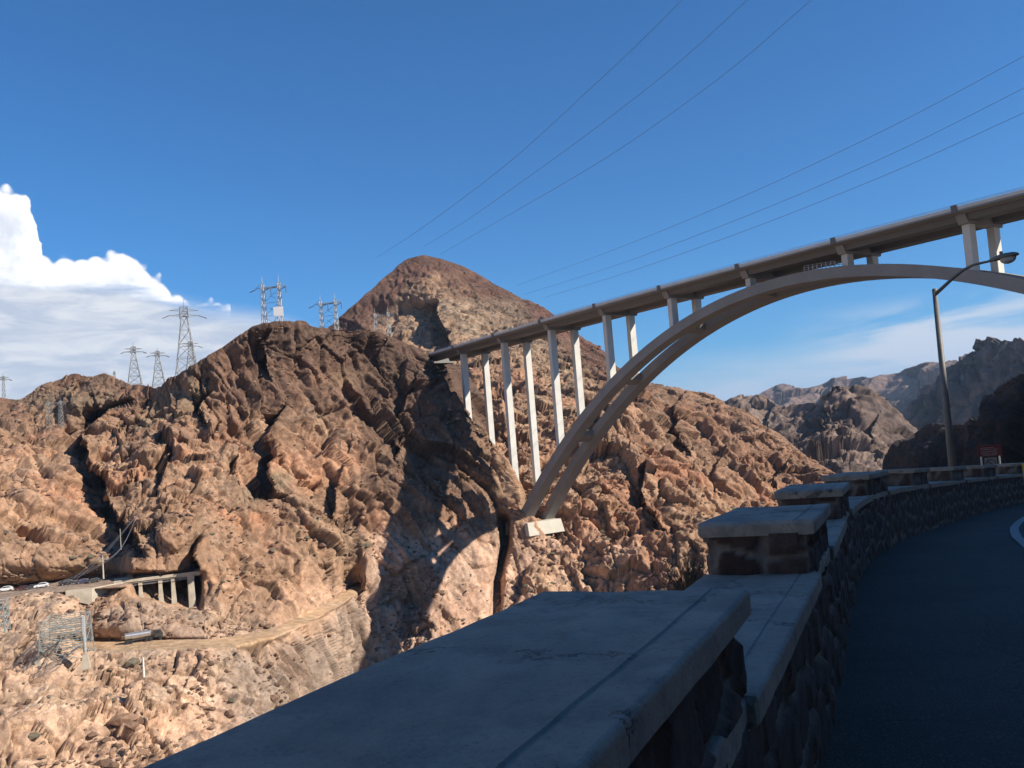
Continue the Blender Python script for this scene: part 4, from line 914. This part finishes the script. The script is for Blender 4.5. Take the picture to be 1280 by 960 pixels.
for k, (dx, lb_) in enumerate(((0, 'left strand of the steep cables running down to the lower left'), (7, 'right strand of the steep cables running down to the lower left'))):
    cable_px([(-50+dx, 842, 185), (0+dx, 806, 188), (40+dx, 770, 195), (80+dx*.8, 733, 205), (130+dx*.5, 690, 220), (172, 643, 240)], .07, lb_, g2)

# trestle viaduct and the parking road
TC_ = mat('viaduct_concrete', (.50, .43, .33), .9, var=.28, scale=.35, bump=.05, bscale=2)
def gp(px, py, z): r_ = ray(px, py); return Vector(r_*(z/r_[2]))
A = gp(147, 727.5, ZROAD+.3); B = gp(250, 715.0, ZROAD+.3); dirx = (B-A); dirx.z = 0; LT = dirx.length; dirx.normalize(); ang = math.atan2(dirx.y, dirx.x)
tr = empty('viaduct', A, 'short concrete trestle viaduct carrying the road round the dark rock recess', 'viaduct', rz=ang)
MB().box(-1, LT, 0, 6.5, -.9, -.25).build('deck', TC_, tr, bevel=.03)
MB().box(-1, LT+1.5, -.35, .05, -.45, .35).box(-1, LT+1.5, 6.5, 6.8, -.45, .35).build('parapet', TC_, tr, bevel=.03)
for k in range(4): MB().box(0, LT-3.2, .5+k*1.7, .9+k*1.7, -1.7, -.902).build('beam', mat('beam_steel', (.12, .12, .13), .6), tr)
COLX = [(175, 754, .9), (200, 757, .95), (216, 757, .95), (238.5, 766, 1.6)]
for px, pyb, wd in COLX:
    r_ = ray(px, 722); t_ = ((A.y)-(A.x*dirx.y/dirx.x))/(r_[1]-r_[0]*dirx.y/dirx.x); xloc = (Vector(r_*t_)-A); xl = xloc.x*dirx.x+xloc.y*dirx.y
    zb = t_*ray(px, pyb)[2]-A.z-3
    m = MB(); f0 = 1.45 if wd < 1.5 else 1.1
    m.hexa([(xl-wd*f0*.55, -.3, zb), (xl+wd*f0*.75, -.3, zb), (xl+wd*f0*.75, 2.1, zb), (xl-wd*f0*.55, 2.1, zb)], [(xl-wd/2, 0, -1.72), (xl+wd/2, 0, -1.72), (xl+wd/2, 1.6, -1.72), (xl-wd/2, 1.6, -1.72)])
    m.box(xl-wd/2-.1, xl+wd/2+.1, 4.2, 5.6, zb, -1.72); c_ = m.build('pier', TC_, tr)
    MB().box(xl-wd*.62, xl+wd*.62, -.25, 6.2, -1.72, -1.1 if wd < 1.5 else -.26).build('pier_head', TC_, c_)
m = MB()
for x in np.arange(LT*.62, LT*.97, .8): m.tube([(x, 6.6, .3), (x, 6.6, 1.6)], .06, 4)
m.tube([(LT*.62, 6.6, 1.5), (LT*.97, 6.6, 1.5)], .06, 4).tube([(LT*.62, 6.6, .9), (LT*.97, 6.6, .9)], .05, 4).build('fence', PYL, tr)
# retaining wall left of it
rw = empty('retaining_wall', gp(100, 741, ZROAD-2), 'pale battered concrete retaining wall under the parking road beside the viaduct', 'retaining wall')
P_ = [gp(82, 738.5, ZROAD+.25), gp(115, 735, ZROAD+.25), gp(146, 729, ZROAD+.25)]; P_ = [p+(p-Vector((0, 0, p.z))).normalized()*-.2 for p in P_]
m = MB(); tck = Vector((0, 1.2, 0)); outv = Vector((.05, -1, 0))
for a, b, ha, hb in ((P_[0], P_[1], 2.2, 4.6), (P_[1], P_[2], 4.6, 6.6)):
    m.hexa([a+outv*ha*.12-Vector((0, 0, ha)), b+outv*hb*.12-Vector((0, 0, hb)), b+tck-Vector((0, 0, hb)), a+tck-Vector((0, 0, ha))], [a, b, b+tck, a+tck])
o = m.build('wall_face', TC_, None); o.parent = rw; o.matrix_parent_inverse = Matrix.Translation(-rw.location)
m = MB(); a = P_[2]; b = P_[2]+dirx*1.0
m.hexa([a+outv*.8-Vector((0, 0, 6.6)), a+outv*.8+dirx*3.1-Vector((0, 0, 6.6)), a+tck+dirx*3.1-Vector((0, 0, 6.6)), a+tck-Vector((0, 0, 6.6))], [a, b, b+tck, a+tck])
o = m.build('buttress', TC_, None); o.parent = rw; o.matrix_parent_inverse = Matrix.Translation(-rw.location)

# cars
GLASS = mat('car_glass', (.02, .025, .03), .08); TYRE = mat('tyre', (.02, .02, .02), .9); CHROME = mat('rim', (.5, .5, .5), .3, .8)
RED_L = mat('tail_lamp', (.35, .02, .02), .3); CLR_L = mat('head_lamp', (.7, .7, .68), .2)
def car(loc, rz, paint, label, suv=False):
    e = empty('parked_car', loc, label, 'car', 'cars parked beside the road across the gorge', rz)
    h = .12 if suv else 0
    prof = [(-2.25, .35), (-2.28, .75), (-2.15, .92+h), (-1.25, 1.0+h), (-.55, 1.42+h*1.6), (1.15, 1.44+h*1.8), (1.75 if not suv else 2.1, 1.02+h), (2.2, .95+h), (2.27, .6), (2.2, .33)]
    k = len(prof); vs = []
    for y, sc_ in ((-.88, 1.), (-.90, 1.), (.90, 1.), (.88, 1.)):
        for (x, z) in prof: vs.append((x, y*(.80 if z > 1.2 else 1.), z))
    m = MB().add(vs, [(i*k+j, i*k+(j+1) % k, (i+1)*k+(j+1) % k, (i+1)*k+j) for i in range(3) for j in range(k)]+[tuple(range(k)), tuple(3*k+j for j in range(k))])
    m.build('body', paint, e, bevel=0)
    gl = MB()
    for sy in (-1, 1): gl.hexa([(-1.05, sy*.885, 1.03+h), (1.55, sy*.885, 1.03+h), (1.55, sy*.89, 1.04+h), (-1.05, sy*.89, 1.04+h)], [(-.55, sy*.745, 1.36+h*1.5), (1.1, sy*.745, 1.36+h*1.5), (1.1, sy*.76, 1.36+h*1.5), (-.55, sy*.76, 1.36+h*1.5)])
    gl.hexa([(-1.27, -.7, 1.04+h), (-1.27, .7, 1.04+h), (-1.2, .7, 1.04+h), (-1.2, -.7, 1.04+h)], [(-.62, -.62, 1.40+h*1.5), (-.62, .62, 1.40+h*1.5), (-.5, .62, 1.40+h*1.5), (-.5, -.62, 1.40+h*1.5)])
    gl.build('windows', GLASS, e)
    for x in (-1.4, 1.4):
        for sy in (-1, 1):
            w_ = MB().tube([(x, sy*.72, .33), (x, sy*.92, .33)], .33, 14).build('wheel', TYRE, e); MB().tube([(x, sy*.921, .33), (x, sy*.935, .33)], .19, 10).build('rim', CHROME, w_)
    for sy in (-1, 1):
        MB().box(-2.30, -2.2, sy*.62-.16, sy*.62+.16, .66, .80).build('headlight', CLR_L, e); MB().box(2.2, 2.29, sy*.64-.14, sy*.64+.14, .7, .86).build('tail_light', RED_L, e)
    return e
def paint(n, c): m = mat(n, c, .35, .2); m.node_tree.nodes['Principled BSDF'].inputs['Coat Weight'].default_value = .5; return m
WHITE_P = paint('white_paint', (.75, .75, .74)); RED_P = paint('maroon_paint', (.09, .025, .02)); BLK_P = paint('black_paint', (.02, .02, .025)); BLU_P = paint('blue_paint', (.05, .05, .10)); DGR_P = paint('dark_grey_paint', (.05, .05, .05))
for (px, py, pt, lb_, suv) in ((7, 739, WHITE_P, 'white car parked nearest the left edge of the photo', True), (28, 737.5, RED_P, 'maroon car parked next to the white one at the far left', False), (40, 736, DGR_P, 'low dark grey car parked in the middle of the row', False),
                            (52, 734.5, WHITE_P, 'white sport utility car parked right of the dark grey one', True), (83, 731, BLK_P, 'black car parked under the end of the brown cables', True), (103, 729, BLU_P, 'long dark blue car parked before the retaining wall', False), (117, 728, DGR_P, 'dark car parked last in the row towards the viaduct', False), (141, 722.5, RED_P, 'lone red car on the far side of the road by the rock', False)):
    car(gp(px, py, ZROAD+.03), ang+(.12 if px < 70 else .3)+random.uniform(-.05, .05), pt, lb_, suv)
# tanker truck on the dirt track
tk = empty('tanker_truck', gp(178, 802, float(ztrack(178))+.05), 'silver tanker truck with dark cab standing on the pale dirt track', 'truck', rz=ang+.10)
SILV = mat('tank_metal', (.62, .60, .56), .3, .8, var=.15, scale=2.)
m = MB().tube([(-5.0, 0, 2.2), (-4.8, 0, 2.2), (2.3, 0, 2.2), (2.5, 0, 2.2)], [.8, 1.05, 1.05, .8], 20)
tkb = m.build('tank', SILV, tk, smooth=False)
for x in (-3, -.6, 1.8): MB().tube([(x-.06, 0, 2.2), (x+.06, 0, 2.2)], 1.09, 20).build('band', mat('band_steel', (.3, .3, .3), .5, .5), tkb)
MB().box(-5.1, 6.2, -.5, .5, .75, 1.12).build('chassis', DGR_P, tk)
cb = MB().hexa([(3.4, -1.1, .9), (6.3, -1.1, .9), (6.3, 1.1, .9), (3.4, 1.1, .9)], [(3.5, -1.05, 3.0), (5.3, -1.05, 3.0), (5.3, 1.05, 3.0), (3.5, 1.05, 3.0)]).build('cab', DGR_P, tk)
MB().box(3.9, 4.9, -1.12, -1.09, 2.0, 2.7).build('window', GLASS, cb)
for x in (-4.3, -3.2, 1.2, 2.4, 5.2):
    for sy in (-1, 1): MB().tube([(x, sy*.7, .5), (x, sy*1.12, .5)], .5, 14).build('wheel', TYRE, tk)

tk.scale = (.85,)*3
for o in list(C.objects):
    if o.name.startswith('parked_car'): o.scale = (.88,)*3
# lattice rack below the parking road, utility poles
RK = mat('grey_rack_steel', (.33, .36, .34), .6, .3, var=.2, scale=.6)
rb = V(84, 822, 232); rk = empty('lattice_tower', rb, 'squat grey lattice steel tower with close bars on the rock ledge at lower left', 'tower', rz=.25)
rh = 9.2
lattice(rh, 9.6, 8.6, .085, 3).build('frame', RK, rk)
m = MB()
for k in range(15):
    z = rh*(.28+.72*k/14)
    m.tube([(-4.5, -4.4, z), (4.5, -4.4, z)], .06, 4)
for k in range(9): m.tube([(-4.4+k*1.1, -4.4, rh*.28), (-4.4+k*1.1, -4.4, rh)], .05, 4)
b1 = m.build('bars', RK, rk); b2 = b1.copy(); C.objects.link(b2); b2.location = (0, 8.8, 0)
MB().box(4.35, 4.75, -4.6, -3.0, 1.5, rh+.2).build('end_plate', mat('pale_steel', (.52, .55, .54), .5, .3, var=.1), rk)
for sx in (-1, 1): MB().hexa([(sx*4.8-1, -5.6, -2), (sx*4.8+1, -5.6, -2), (sx*4.8+1, -3.9, -2), (sx*4.8-1, -3.9, -2)], [(sx*4.8-.5, -5.1, 1.1), (sx*4.8+.5, -5.1, 1.1), (sx*4.8+.5, -4.1, 1.1), (sx*4.8-.5, -4.1, 1.1)]).build('pedestal', TC_, rk)
m = MB(); rr = random.Random(4)
fan = [(0, -5, rh*.55), (-4.5, -5, rh*.6), (4, -5, rh*.35)]
for k in range(26):
    a = fan[k % 3]; b = (rr.uniform(-16, -2), rr.uniform(-12, -5), rr.uniform(-4.5, 1.)); m.tube([a, ((a[0]+b[0])/2, (a[1]+b[1])/2, (a[2]+b[2])/2-.6), b], .045, 4)
m.build('stay_wires', WIRE, rk)
rb2 = V(-3, 790, 232); rk2 = empty('lattice_tower', rb2, 'grey lattice steel tower cut by the left edge of the photo', 'tower', rz=.25)
lattice(7, 4, 3.6, .09, 4).build('frame', RK, rk2)
def upole(px, ptop, pbase, D, label, mt, r=.16, cross=True):
    b = V(px, pbase, D); H = V(px, ptop, D).z-b.z; b.z -= 1.5; H += 1.5; e = empty('utility_pole', b, label, 'pole')
    MB().tube([(0, 0, 0), (0, 0, H)], [r*1.1, r*.8], 8).build('pole', mt, e)
    if cross: MB().box(-1.4, 1.4, -.09, .09, H-1.1, -.86+H).build('crossarm', mt, e)
WOODP = mat('pale_pole', (.50, .44, .35), .8, var=.2, scale=2)
upole(129, 694, 716, 246, 'pale utility pole with crossarm beside the parking road', WOODP, r=.2)
upole(179.5, 822, 838, 222, 'short white post standing on the rock below the dirt track', mat('white_post', (.68, .63, .55), .8), r=.26, cross=False)
upole(151, 661, 680, 262, 'thin pole on the hillside where the cables end', WOODP, r=.1, cross=False)
# bare shrub outside the parapet
SHR = mat('dry_twigs', (.16, .125, .09), .9, var=.4, scale=6)
def shrub(loc, R_, label, seed, n=70, name='bare_shrub'):
    rr = random.Random(seed); e = empty(name, loc, label, 'shrub'); m = MB(); tw = MB()
    for k in range(n):
        th = rr.uniform(0, 2*math.pi); ph = rr.uniform(.1, 1.35); L = R_*rr.uniform(.7, 1.05); d_ = Vector((math.cos(th)*math.sin(ph), math.sin(th)*math.sin(ph), math.cos(ph)*1.15))
        p = Vector((rr.uniform(-.06, .06), rr.uniform(-.06, .06), 0)); pts = [p]
        for i in range(4):
            p = p+d_*L/4+Vector((rr.uniform(-1, 1), rr.uniform(-1, 1), rr.uniform(-.5, 1)))*L*.05; pts.append(p)
        m.tube(pts, [.008, .007, .005, .004, .002], 4, False)
        for q in range(7):
            b = pts[rr.randint(2, 4)]; dd = (d_+Vector((rr.uniform(-1, 1), rr.uniform(-1, 1), rr.uniform(-.4, 1)))*.9).normalized(); c_ = b+dd*R_*rr.uniform(.1, .28)
            m.tube([b, b.lerp(c_, .5)+Vector((rr.uniform(-.02, .02), 0, rr.uniform(-.02, .02))), c_], [.004, .003, .0015], 3, False)
    m.build('branches', SHR, e); return e
b = V(862, 745, 12.5); b.z -= .05; shrub(b, .50, 'bare grey shrub poking up behind the near parapet', 3, 90)
b = V(820, 765, 13.5); shrub(b, .33, 'small bare shrub low behind the near parapet, left of the bigger one', 8, 40)
# red sign and the yellow marker by the far bend
sg = empty('sign', V(1240, 590, 31), 'dark red notice board above a white round symbol plate by the bend', 'sign', rz=-.35)
SR = mat('sign_red', (.12, .011, .010), .55, var=.15, scale=3); SW = mat('sign_white', (.17, .165, .16), .6); SK = mat('sign_black', (.02, .02, .02), .6)
MB().box(-.33, .33, -.015, .015, .48, .82).build('red_board', SR, sg)
m = MB()
for z, a, b in ((.74, -.25, .12), (.69, -.25, .05), (.69, .09, .22), (.63, -.25, .2), (.57, -.25, .0), (.57, .04, .22), (.52, -.2, .18)): m.box(a, b, -.018, -.0155, z-.012, z+.012)
m.build('lettering', SW, sg)
pl_ = MB().box(-.17, .17, -.015, .012, .08, .44).build('plate', SW, sg)
vs = []; n_ = 28
for rr_ in (.135, .110):
    for k in range(n_): vs.append((rr_*math.cos(2*math.pi*k/n_), -.018, .26+rr_*math.sin(2*math.pi*k/n_)))
m = MB().add(vs, [(k, (k+1) % n_, n_+(k+1) % n_, n_+k) for k in range(n_)]); m.add([(-.095, -.019, .33), (-.075, -.019, .35), (.095, -.019, .19), (.075, -.019, .17)], [(0, 1, 2, 3)]); m.build('symbol', SK, pl_)
MB().tube([(-.25, .04, -1.6), (-.25, .04, .8)], .025, 8).build('post', GALV, sg); MB().tube([(.25, .04, -1.6), (.25, .04, .8)], .025, 8).build('post', GALV, sg)
ym = empty('marker_post', Vector((V(1288, 600, 22.5).x, V(1288, 600, 22.5).y, gz(20))), 'yellow topped marker post at the right edge beside the parapet', 'post')
ymh = V(1280, 579, 22.5).z-gz(20)
MB().box(-.05, .05, -.05, .05, 0, ymh-.42).build('post', SW, ym); MB().box(-.11, .11, -.06, .06, ymh-.42, ymh).build('yellow_panel', mat('sign_yellow', (.55, .33, .02), .6), ym)

# air
def haze():
    m = bpy.data.materials.new('haze_air'); m.use_nodes = True; t = m.node_tree; t.nodes.clear()
    v = t.nodes.new('ShaderNodeVolumePrincipled'); v.inputs['Color'].default_value = (.50, .72, 1, 1); v.inputs['Density'].default_value = HAZE
    v.inputs['Anisotropy'].default_value = .1
    o = t.nodes.new('ShaderNodeOutputMaterial'); t.links.new(v.outputs[0], o.inputs['Volume'])
    g = MB().box(-31000, 31000, -31000, 31000, -216, 1150); tag(g.build('haze', m), kind='stuff')
HAZE = 3.8e-5
haze()
